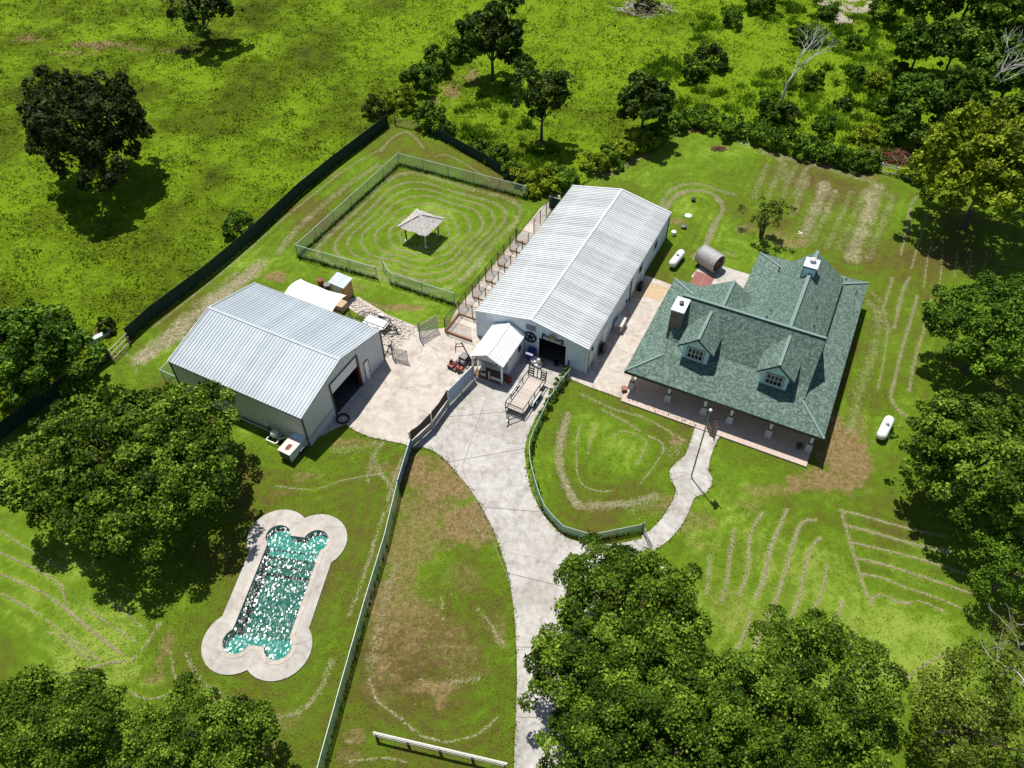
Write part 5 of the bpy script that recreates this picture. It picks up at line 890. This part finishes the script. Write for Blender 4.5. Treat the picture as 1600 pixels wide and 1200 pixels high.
t = thing('culvert_pipe', 'large corrugated grey metal pipe lying on the back patio', 'pipe', at(1112, 424, .06)+Vector((-.2, .75, 0)), R(-50)); mb = MB(); pr = []
for i in range(24): pr.append((.98+.03*math.cos(i*math.pi), -1.15+2.3*i/23))
Mx = Matrix.Translation((0, 0, 1.0)) @ Matrix.Rotation(math.pi/2, 4, 'Y'); nseg = 28; vs = []
for r_, z in pr+[(r-.04, z) for r, z in pr[::-1]]:
    for i in range(nseg): a0 = 2*math.pi*i/nseg; vs.append(Mx @ Vector((r_*math.cos(a0), r_*math.sin(a0), z)))
m = len(pr)*2; mb.add(vs, [(j*nseg+i, j*nseg+(i+1) % nseg, ((j+1) % m)*nseg+(i+1) % nseg, ((j+1) % m)*nseg+i) for j in range(m) for i in range(nseg)]); part('pipe_shell', mb, 'drum_metal', t)
mb = MB(); Ry = Mx; mb.lathe([(.02, .9), (.9, .9), (.9, .95), (.02, .95)], 20, Mx); part('inner_grate', mb, 'black_steel', t)
mb = MB()
for i in range(5): a0 = i*math.pi/5; mb.beam(Mx @ Vector((.9*math.cos(a0), .9*math.sin(a0), 1.0)), Mx @ Vector((-.9*math.cos(a0), -.9*math.sin(a0), 1.0)), .06)
part('inner_brace', mb, 'rust_wood', t)
t = thing('patio_mat', 'flat dull red mat on the back patio by the culvert pipe', 'mat', at(1099, 440, .06)+Vector((-.1, .2, 0)), R(-26)); 
for x in (-.95, .05): part('mat_panel', MB().box(x, x+.96, -1.3, 1.1, 0, .03), 'patio_red', t)
for u, v, r_, h_, mt, lb in ((1075, 338, .38, .12, 'white_paint', 'flat white round septic lid on the lawn behind the barn'), (1068, 356, .3, .3, 'pole_grey', 'grey round riser cap between the white lids'), (1052, 367, .26, .45, 'white_paint', 'white riser cap nearest the barn back corner'), (1083, 314, .26, .3, 'black_steel', 'dark riser cap inside the mown loop')):
    solid('septic_lid', lb, 'lid', MB().lathe([(r_*.8, 0), (r_*.8, h_*.7), (r_, h_*.75), (r_, h_), (.02, h_+.04)], 16), mt, at(u, v))
solid('white_debris', 'small white scrap lying on the lawn behind the house', 'scrap', MB().box(-.3, .3, -.04, .04, .02, .08).box(-.04, .04, -.25, .3, .08, .13), 'white_paint', at(1250, 365), .3); solid('plant_pot', 'terracotta pot at the left end of the porch', 'pot', MB().lathe([(.15, 0), (.24, .35), (.27, .36), (.27, .42), (.2, .42)], 12), 'terracotta', HF.w(-8.15, -10.3, .08)); solid('plant_pot', 'dark pot beside the right end porch post', 'pot', MB().lathe([(.15, 0), (.24, .35), (.27, .36), (.27, .42), (.2, .42)], 12), 'dark_trim', HF.w(6.9, -9.9, .15))
for i, (u, v) in enumerate(((140, 536), (143, 531), (147, 527), (151, 532))): solid('rusty_pipe', ('leftmost', 'second from left', 'third from left', 'rightmost')[i]+' rusty red pipe stacked beyond the green fence by the oak', 'pipe', MB().tube((-1.0, 0, .15), (1.0, 0, .15), .15), 'red_brick', at(u, v)+Vector((0, .0, .02)), .95, 'rusty pipes stacked beyond the fence')
solid('white_trough', 'pale blue tipped panel beside the rusty pipes', 'panel', MB().box(-1.1, 1.1, -.25, .25, .1, .5), 'rail_pale', at(151, 543)+Vector((-.4, .7, 0)), .75); solid('metal_sheet', 'white metal sheet next to the rusty pipes at the pipe gate', 'sheet', MB().box(-.8, .8, -.2, .2, .1, .45), 'weathered_white', at(163, 533)+Vector((-.1, .6, 0)), .75)
# ------------------------------------------------------------------ trees and bushes
def crown_mesh(name, r, rz, zc, mat, nleaf, leaf, seed, lobes=1.0, nclump=None, fill=.35, up=.35, tint0=0., droop=0.):
    rng = np.random.default_rng(seed); nc = nclump or int(max(40, 7.0*r*r))
    d = rng.normal(size=(nc, 3)); d /= np.linalg.norm(d, axis=1)[:, None]; d[:, 2] = np.where(d[:, 2] < -.25, -d[:, 2]*.8, d[:, 2])
    d /= np.linalg.norm(d, axis=1)[:, None]
    az = np.arctan2(d[:, 1], d[:, 0]); ph = rng.random(6)*6.28
    lob = 1+lobes*(.13*np.sin(2*az+ph[0])+.1*np.sin(3*az+ph[1])+.08*np.sin(5*az+ph[2]+2*d[:, 2])+.1*np.sin(4*d[:, 2]*2+ph[3]))
    rad = np.where(rng.random(nc) < fill, rng.uniform(.45, .8, nc), rng.uniform(.8, 1.0, nc))*lob
    c = d*rad[:, None]*np.array([r, r, rz]); rc = r*rng.uniform(.13, .25, nc)*(1.15 if r < 2.5 else 1)*(1.0 if r < 6 else .88)
    rc = np.maximum(rc, .35 if r > 1.5 else .22*r)
    if r > 2.8 and nclump is None: rc = rng.uniform(.36, .88, nc)*(.82+.035*r)
    wgt = rc**2; k = rng.choice(nc, nleaf, p=wgt/wgt.sum()); e = rng.normal(size=(nleaf, 3)); e += d[k]*.75+np.array([0, 0, .55]); e /= np.linalg.norm(e, axis=1)[:, None]
    fm = rng.random(nleaf) < (.12 if r > 2.8 else .1); q = rng.normal(size=(nleaf, 3)); q[:, 2] = np.where(q[:, 2] < -.1, -q[:, 2], q[:, 2]); q /= np.linalg.norm(q, axis=1)[:, None]; qa = np.arctan2(q[:, 1], q[:, 0])
    ql = 1+lobes*(.13*np.sin(2*qa+ph[0])+.1*np.sin(3*qa+ph[1])+.08*np.sin(5*qa+ph[2]+2*q[:, 2])+.1*np.sin(8*q[:, 2]+ph[3])); qp = q*(ql*rng.uniform(.66, .93, nleaf))[:, None]*np.array([r, r, rz])
    rr = rc[k]*(.62+.38*rng.random(nleaf)**.5); j = rng.normal(0, .09, (nleaf, 3))*rc[k][:, None]; p = c[k]+e*rr[:, None]*np.array([1, 1, .8])+j
    p = np.where(fm[:, None], qp, p)
    if droop: p[:, 2] -= droop*np.hypot(p[:, 0], p[:, 1])**2/r
    n = e*.7+rng.normal(0, .62, (nleaf, 3))+np.array([0, 0, up]); n /= np.linalg.norm(n, axis=1)[:, None]
    t = np.cross(n, rng.normal(size=(nleaf, 3))); t /= np.linalg.norm(t, axis=1)[:, None]; b = np.cross(n, t)
    L = leaf*rng.uniform(.65, 1.35, nleaf)[:, None]; W = L*.34; V = np.empty((nleaf, 4, 3))
    V[:, 0] = p-t*L*.5; V[:, 1] = p+b*W-n*L*.06; V[:, 2] = p+t*L*.5-n*L*.1; V[:, 3] = p-b*W-n*L*.06; V[:, :, 2] += zc; V[:, :, 2] = np.maximum(V[:, :, 2], .03)
    ct = rng.random(nc); tint = np.clip(tint0+.52*ct[k]+.5*rng.random(nleaf)**1.3, 0, 1)
    return np_mesh(name, V.reshape(-1, 3), 4, mat, tint), c+np.array([0, 0, zc]), rc
def limb_mesh(c, rc, r, zc, rz, seed, trunk_r, stems=1, nl=10, mat='bark'):
    rl = random.Random(seed); mb = MB(); top = zc-rz*.35
    for s in range(stems):
        a = rl.random()*6.28; off = (.0 if stems == 1 else .12*r); x0, y0 = off*math.cos(a), off*math.sin(a); pts = [Vector((x0*.4, y0*.4, -.1))]
        for i in range(1, 4): pts.append(Vector((x0*(.4+.5*i)+rl.uniform(-.1, .1)*trunk_r*3, y0*(.4+.5*i)+rl.uniform(-.1, .1)*trunk_r*3, top*i/3)))
        for i in range(3): mb.tube(pts[i], pts[i+1], trunk_r*(1.25-.22*i), trunk_r*(1.03-.22*i), 8, False)
        for i in range(max(2, nl//stems)):
            k = rl.randrange(len(c)); q = Vector(c[k]); a0 = pts[rl.choice((2, 3))] if q.z > pts[2].z else pts[2]; mid = a0.lerp(q, .5)+Vector((rl.uniform(-.1, .1)*r, rl.uniform(-.1, .1)*r, .06*r)); q = a0.lerp(q, .92)
            mb.tube(a0, mid, trunk_r*.5, trunk_r*.3, 6, False); mb.tube(mid, q, trunk_r*.3, trunk_r*.1, 5, False)
    return mb
NS = [100]
def tree(name, label, u, v, hw, mat, dens=1.0, leaf=.36, zr=.74, trunk_h=None, cat='tree', group=None, lobes=1.0, stems=1, fill=.35, tint0=0., up=.35, base=None, nclump=None, nl=10, lift=None):
    NS[0] += 17; seed = NS[0]; r = hw*px2m(u, v, 4)
    rz = r*zr; zc = lift if lift is not None else (rz*.95+.7 if cat == 'tree' else rz*.55)
    r = hw*px2m(u, v, zc); rz = r*zr; p = at(u, v, zc); loc = Vector((p.x, p.y, 0)) if base is None else at(*base)
    if base is not None: loc = at(*base)
    n = int(min(62000, max(500, dens*880*r*r)));
    if r < 3: leaf = max(.16, leaf*.75)
    me, c, rc = crown_mesh('crown', r, rz, zc, mat, n, leaf, seed, lobes, nclump, fill, up, tint0)
    t = thing(name, label, cat, loc, 0, group); part('crown', me, mat, t)
    part('trunk' if cat == 'tree' else 'stem', limb_mesh(c, rc, r, zc, rz, seed, max(.04, r*.055), stems, nl), 'bark', t); return t
BIG = [('oak_tree', 'great spreading oak between the workshop and the pool', 207, 730, 160, 'leaf_oak', 1.15, .26, .5),
 ('oak_tree', 'large dark oak standing alone in the rough pasture at upper left', 134, 208, 98, 'leaf_black', .7, .42, .8),
 ('oak_tree', 'dark green oak at the left edge overhanging the green screened fence', 45, 562, 92, 'leaf_green', 1.1, .34, .8),
 ('oak_tree', 'oak filling the bottom left corner', 85, 1150, 108, 'leaf_oak', 2.6, .17, .8),
 ('oak_tree', 'round oak at the bottom edge left of the pool fence', 318, 1185, 112, 'leaf_oak', 2.6, .17, .75),
 ('oak_tree', 'dense oak beside the driveway fork at the front walk', 970, 1005, 146, 'leaf_oak', 2.1, .2, .66),
 ('oak_tree', 'oak at the bottom edge against the driveway', 1010, 1165, 145, 'leaf_oak', 2.4, .18, .75),
 ('oak_tree', 'oak at the bottom edge below the curved hay rows', 1245, 1130, 160, 'leaf_oak', 2.0, .18, .72),
 ('elm_tree', 'thin crowned tree with bare white branches in the bottom right corner', 1525, 1135, 105, 'leaf_sparse', 1.0, .18, .75),
 ('oak_tree', 'bright green tree on the right edge level with the house roof', 1545, 520, 92, 'leaf_green', 1.2, .28, .85),
 ('oak_tree', 'large olive green oak beside the right hand propane tank', 1518, 725, 108, 'leaf_oak', 1.4, .26, .85),
 ('oak_tree', 'dark oak on the right edge below the propane tank', 1580, 890, 66, 'leaf_green', 1.4, .22, .9),
 ('oak_tree', 'big yellow green tree at the upper right lawn edge', 1550, 270, 108, 'leaf_lime', .85, .38, .85)]
for a in BIG: tree(*a[:6], dens=a[6], leaf=a[7], zr=a[8], nl=16)
W_ = [('bushy tree with dark crown at the left end of the far wood', 1437, 75, 36, 'leaf_green'), ('yellow tinged tree in the far wood', 1492, 78, 42, 'leaf_oak'), ('dark tree at the top right corner of the far wood', 1560, 42, 50, 'leaf_oak'), ('round dark tree below the far wood edge', 1432, 160, 42, 'leaf_green'), ('olive tree with dead twigs in the far wood', 1498, 160, 48, 'leaf_oak'), ('dark green tree on the right edge of the far wood', 1580, 120, 50, 'leaf_green'), ('shaded tree between far wood and yellow green tree', 1468, 222, 34, 'leaf_dark'), ('tall dark tree at the top edge of the far wood', 1440, 5, 45, 'leaf_oak'), ('small green tree at the foot of the far wood', 1415, 195, 26, 'leaf_green'), ('dark tree at the top edge right of the far wood', 1520, -10, 50, 'leaf_green'), ('olive tree on the right edge above the yellow green tree', 1595, 190, 42, 'leaf_oak')]
for lb, u, v, hw, mt in W_: tree('wood_tree', lb, u, v, hw, mt, dens=.75, leaf=.55, zr=.95, group=None, nl=6)
tree('field_tree', 'tall dark tree at the head of the dirt track', 768, 66, 46, 'leaf_dark', .9, .5, 1.0, lift=5.2, lobes=1.4)
tree('field_tree', 'open gappy tree in the meadow behind the gazebo paddock', 848, 158, 40, 'leaf_dark', .7, .45, 1.25, lift=5.4, lobes=1.8, fill=.3)
tree('field_tree', 'rounded dark tree in the meadow behind the barn', 1007, 165, 43, 'leaf_dark', .95, .45, .95, lift=4.2, lobes=1.1)
tree('yard_tree', 'small thin leafed tree on the lawn behind the house', 1198, 340, 30, 'leaf_sparse', .42, .3, 1.0, lift=2.6, lobes=1.8, stems=3, nclump=26)
tree('field_tree', 'sparse half dead tree at the top edge of the rough pasture', 312, 22, 48, 'leaf_dark', .35, .5, .8, lift=4.6, lobes=1.9, nclump=30)
tree('field_tree', 'dark sapling at the top edge behind the dirt track', 798, 8, 18, 'leaf_dark', 1.0, .45, 1.2)
tree('young_tree', 'bright green young tree at the top left of the dirt track', 738, 45, 20, 'leaf_lime', 1., .45, 1.1)
BU = [(657, 128, 32, 'leaf_green', 'larger dark bush along the dirt track'), (684, 103, 26, 'leaf_green', 'second bush up the dirt track'), (712, 82, 20, 'leaf_green', 'bush nearest the tall tree on the dirt track'), (626, 160, 22, 'leaf_lime', 'low light bush by the pasture gate'), (585, 172, 20, 'leaf_dark', 'bush against the green fence corner by the pasture gate'), (672, 188, 26, 'leaf_green', 'dark bush at the corner of the short green screened fence'), (370, 355, 24, 'leaf_green', 'lone bush growing over the long green fence'), (1112, 95, 24, 'leaf_dark', 'dark upright bush in the far meadow'), (1085, 112, 22, 'leaf_green', 'lower bush beside the dark upright bush in the far meadow'), (1146, 32, 17, 'leaf_green', 'small round bush near the top edge of the far meadow'), (1290, 22, 15, 'leaf_green', 'bush left of the muddy hollow'), (1378, 22, 23, 'leaf_green', 'bush right of the muddy hollow'), (1186, 8, 22, 'leaf_green', 'low bush on the top edge above the dead tree'), (1258, 58, 22, 'leaf_green', 'bush between the dead tree and the muddy hollow'), (1202, 175, 26, 'leaf_green', 'left bush at the foot of the dead tree'), (1226, 182, 20, 'leaf_dark', 'right bush at the foot of the dead tree'), (820, 102, 18, 'leaf_green', 'small bush right of the tall tree'), (780, 245, 18, 'leaf_green', 'bush behind the short green screened fence'), (1388, 172, 22, 'leaf_green', 'bush left of the round dark wood tree'), (1010, 8, 16, 'leaf_dark', 'dark bush on the top edge by the brush pile'), (165, 512, 15, 'leaf_dark', 'dark weed bush above the rusty pipes'), (1338, 120, 15, 'leaf_green', 'small brush clump below the muddy hollow'), (1372, 132, 20, 'leaf_lime', 'light brush clump at the wood edge'), (1318, 165, 13, 'leaf_dark', 'dark brush clump among the tall weeds'), (1290, 200, 18, 'leaf_green', 'brush clump behind the middle of the back hedge'), (1352, 215, 20, 'leaf_lime', 'light brush clump behind the rail gate hedge'), (1392, 220, 19, 'leaf_green', 'brush clump above the red brush pile'), (1270, 130, 16, 'leaf_oak', 'olive brush clump right of the dead tree'), (1335, 70, 14, 'leaf_green', 'brush clump under the muddy hollow'), (1400, 110, 18, 'leaf_oak', 'olive brush clump before the far wood')]
for u, v, hw, mt, lb in BU: tree('bush', lb, u, v, hw, mt, dens=1.1, leaf=.42, zr=.95, cat='bush', stems=2, nl=4, nclump=22)
HD = [(800, 270, 16), (822, 284, 20), (848, 287, 24), (878, 284, 24), (832, 302, 14), (930, 262, 20), (952, 252, 20), (976, 238, 20), (1002, 226, 20), (1030, 210, 20), (1054, 198, 18), (1078, 192, 18), (1104, 194, 18), (1140, 204, 20), (1166, 212, 17), (1190, 216, 19), (1214, 224, 20), (1240, 230, 20), (1266, 238, 20), (1290, 244, 20), (1314, 250, 20), (1338, 256, 20), (1358, 258, 18), (1436, 278, 19), (1094, 180, 12), (745, 232, 12), (762, 250, 12), (700, 205, 14)]
ORD = 'first second third fourth fifth sixth seventh eighth ninth tenth eleventh twelfth thirteenth'.split()
rowA = sorted([h for h in HD if 1088 < h[0] < 1400], key=lambda h: -h[0]); rowB = [h for h in HD if 925 < h[0] < 1088]; rowC = [h for h in HD if 790 < h[0] < 900]
for i, (u, v, hw) in enumerate(HD):
    lime = 800 <= u <= 1010; h = HD[i]
    if h in rowA: lb = ORD[rowA.index(h)]+' hedge shrub left of the white rail gate'
    elif h in rowB: lb = ORD[rowB.index(h)]+' hedge shrub out from the barn along the meadow edge'
    elif h in rowC: lb = ORD[rowC.index(h)]+' bright shrub from the left behind the barn back corner'
    else: lb = {1436: 'shrub right of the white rail gate', 745: 'small shrub midway along the short green screened fence', 762: 'shrub near the right end of the short green screened fence', 700: 'shrub near the left end of the short green screened fence'}[u]
    tree('hedge_shrub', lb, u, v-3, hw*1.08, 'leaf_lime' if (lime and i % 3) else 'leaf_green', dens=1.25, leaf=.38, zr=.85, cat='shrub', stems=2, nl=3, nclump=18, tint0=.08, group='hedge shrubs along the back fences')
for i, (u, v, hw) in enumerate(((886, 582, 6), (880, 594, 7), (872, 606, 8), (864, 620, 8), (857, 634, 7), (849, 650, 6))): tree('fence_vine', ORD[i]+' leafy vine clump from the barn along the front yard fence', u, v-4, hw, 'leaf_sparse', dens=1.6, leaf=.2, zr=1.3, cat='vine', stems=1, nl=2, nclump=10, group='vines on the front yard fence', lift=.5)
# dead wood
def branchy(seed, H, r0, depth=4, spread=.75):
    rl = random.Random(seed); mb = MB()
    def go(p, d, L, r, k):
        n = 3; q = p
        for i in range(n):
            jt = .05 if k == depth else .18; d2 = (d+Vector((rl.uniform(-jt, jt), rl.uniform(-jt, jt), rl.uniform(-.05, .12)))).normalized(); q2 = q+d2*L/n; mb.tube(q, q2, r*(1-.25*i/n), r*(1-.25*(i+1)/n), 6 if k > 2 else 4, False); q, d = q2, d2
        if k == 0: return
        for _ in range(rl.choice((2, 3, 3))): d3 = (d+Vector((rl.uniform(-1, 1), rl.uniform(-1, 1), rl.uniform(-.35, .6)))*spread).normalized(); go(q, d3, L*rl.uniform(.5, .75), r*.55, k-1)
    go(Vector((0, 0, -.1)), Vector((.05, 0, 1)), H*.5, r0, depth); return mb
t = thing('dead_tree', 'bare grey dead tree standing in the far meadow', 'tree', at(1214, 185)); part('trunk', branchy(21, 9.5, .2, 5, .95), 'dead_wood', t)
t = thing('dead_tree', 'bleached dead branches rising behind the thin tree at bottom right', 'tree', at(1552, 1098)+Vector((0, 1.0, 0))); part('trunk', branchy(11, 6.8, .13, 5, .9), 'dead_wood', t)
t = thing('dead_tree', 'pale dead snag among the far wood trees', 'tree', at(1505, 205)); part('trunk', branchy(8, 9, .16, 5, .9), 'dead_wood', t)
t = thing('dead_tree', 'grey dead limbs under the sparse pasture tree at the top edge', 'tree', at(322, 62)+Vector((.4, 0, 0))); part('trunk', branchy(14, 7, .2, 4, 1.1), 'dead_wood', t)
def brush(label, u, v, rad, n, mats):
    t = thing('brush_pile', label, 'brush pile', at(u, v)); rl = random.Random(u)
    for mt in mats:
        mb = MB()
        for _ in range(n):
            a = rl.random()*6.28; d = rl.random()**.6*rad; p = Vector((d*math.cos(a), d*math.sin(a)*.6, rl.uniform(.05, .7)*(1-d/rad*.8)*rad*.55)); b = rl.random()*6.28; L = rl.uniform(.3, .9)*rad*.55; mb.tube(p, p+Vector((math.cos(b)*L, math.sin(b)*L, rl.uniform(-.25, .35)*L)), rl.uniform(.02, .07), .015, 5, False)
        part('branch_heap', mb, mt, t)
brush('grey and rust brush pile at the top edge of the far meadow', 1006, 18, 4.2, 150, ('dead_wood', 'brush_wood')); brush('reddish brush pile behind the white rail gate', 1398, 248, 2.9, 240, ('red_brush', 'brush_wood')); brush('small reddish brush heap on the back lawn', 1122, 233, 1.0, 70, ('red_brush', 'brush_wood')); brush('small reddish brush heap by the back hedge', 1090, 203, 1.0, 60, ('red_brush', 'brush_wood')); brush('brown brush pile under the far wood', 1437, 252, 1.8, 90, ('brush_wood',))
tag(part('muddy_hollow', MB().prism([at(u, v)[:2] for u, v in cr([(1275, 8), (1310, -8), (1360, -5), (1362, 15), (1340, 28), (1325, 42), (1305, 40), (1300, 20)], 4, True)], -.3, .25), 'mesh_hay', None), kind='structure')
# rank weeds on the far right of the meadow, and grass at fence feet
def weeds():
    rng = np.random.default_rng(31); P = [at(u, v)[:2] for u, v in ((1060, 180), (1000, 120), (1100, 20), (1420, -40), (1420, 200), (1400, 262), (1260, 240), (1110, 190))]
    P2 = [at(u, v)[:2] for u, v in ((700, 190), (790, 120), (830, 200), (900, 260), (830, 290), (757, 245))]; X, Y, T = [], [], []
    bx = [p[0] for p in P]; by = [p[1] for p in P]; cx = rng.uniform(min(bx), max(bx), 800); cy = rng.uniform(min(by), max(by), 800); ok = inpoly(cx, cy, P) & (vnoise(cx, cy, 9, 8) > .38); cs = list(zip(cx[ok], cy[ok]))
    bx = [p[0] for p in P2]; by = [p[1] for p in P2]; cx = rng.uniform(min(bx), max(bx), 160); cy = rng.uniform(min(by), max(by), 160); ok = inpoly(cx, cy, P2); cs += list(zip(cx[ok], cy[ok])); VV = []; TT = []
    for x, y in cs:
        n = 110; s = rng.uniform(.35, 1.15); px, py = rng.normal(x, s*.45, n), rng.normal(y, s*.45, n); VV.append(blades(px, py, np.zeros(n), s*rng.uniform(.3, 1.1, n), .22, 1.1, rng)); TT.append(np.clip(rng.uniform(0, .6)+.4*rng.random(n), 0, 1))
    tag(link(bpy.data.objects.new('tall_weeds', np_mesh('tall_weeds', np.concatenate(VV), 3, 'weed', np.concatenate(TT)))), kind='stuff')
    VV = []; TT = []
    for pts, dn in ((((590, 437), (466, 402), (624, 258), (822, 310)), 55), (((611, 444), (711, 477)), 55), (((607, 197), (520, 264), (397, 374), (240, 499), (203, 533)), 26), (((668, 207), (757, 256), (834, 304)), 40), (((841, 668), (828, 728), (852, 804), (880, 833), (923, 846), (1002, 830)), 22), (((604, 852), (573, 955), (532, 1102), (508, 1190)), 14), (((976, 622), (1090, 668)), 14)):
        Q = ats(pts)
        for a, b in zip(Q[:-1], Q[1:]):
            n = int((b-a).length*dn); t = rng.random(n); VV.append(blades(a.x+(b.x-a.x)*t+rng.normal(0, .1, n), a.y+(b.y-a.y)*t+rng.normal(0, .1, n), np.zeros(n), rng.uniform(.12, .5, n), .13, .8, rng)); TT.append(.5*rng.random(n))
    tag(link(bpy.data.objects.new('fence_grass', np_mesh('fence_grass', np.concatenate(VV), 3, 'weed', np.concatenate(TT)))), kind='stuff')
weeds()
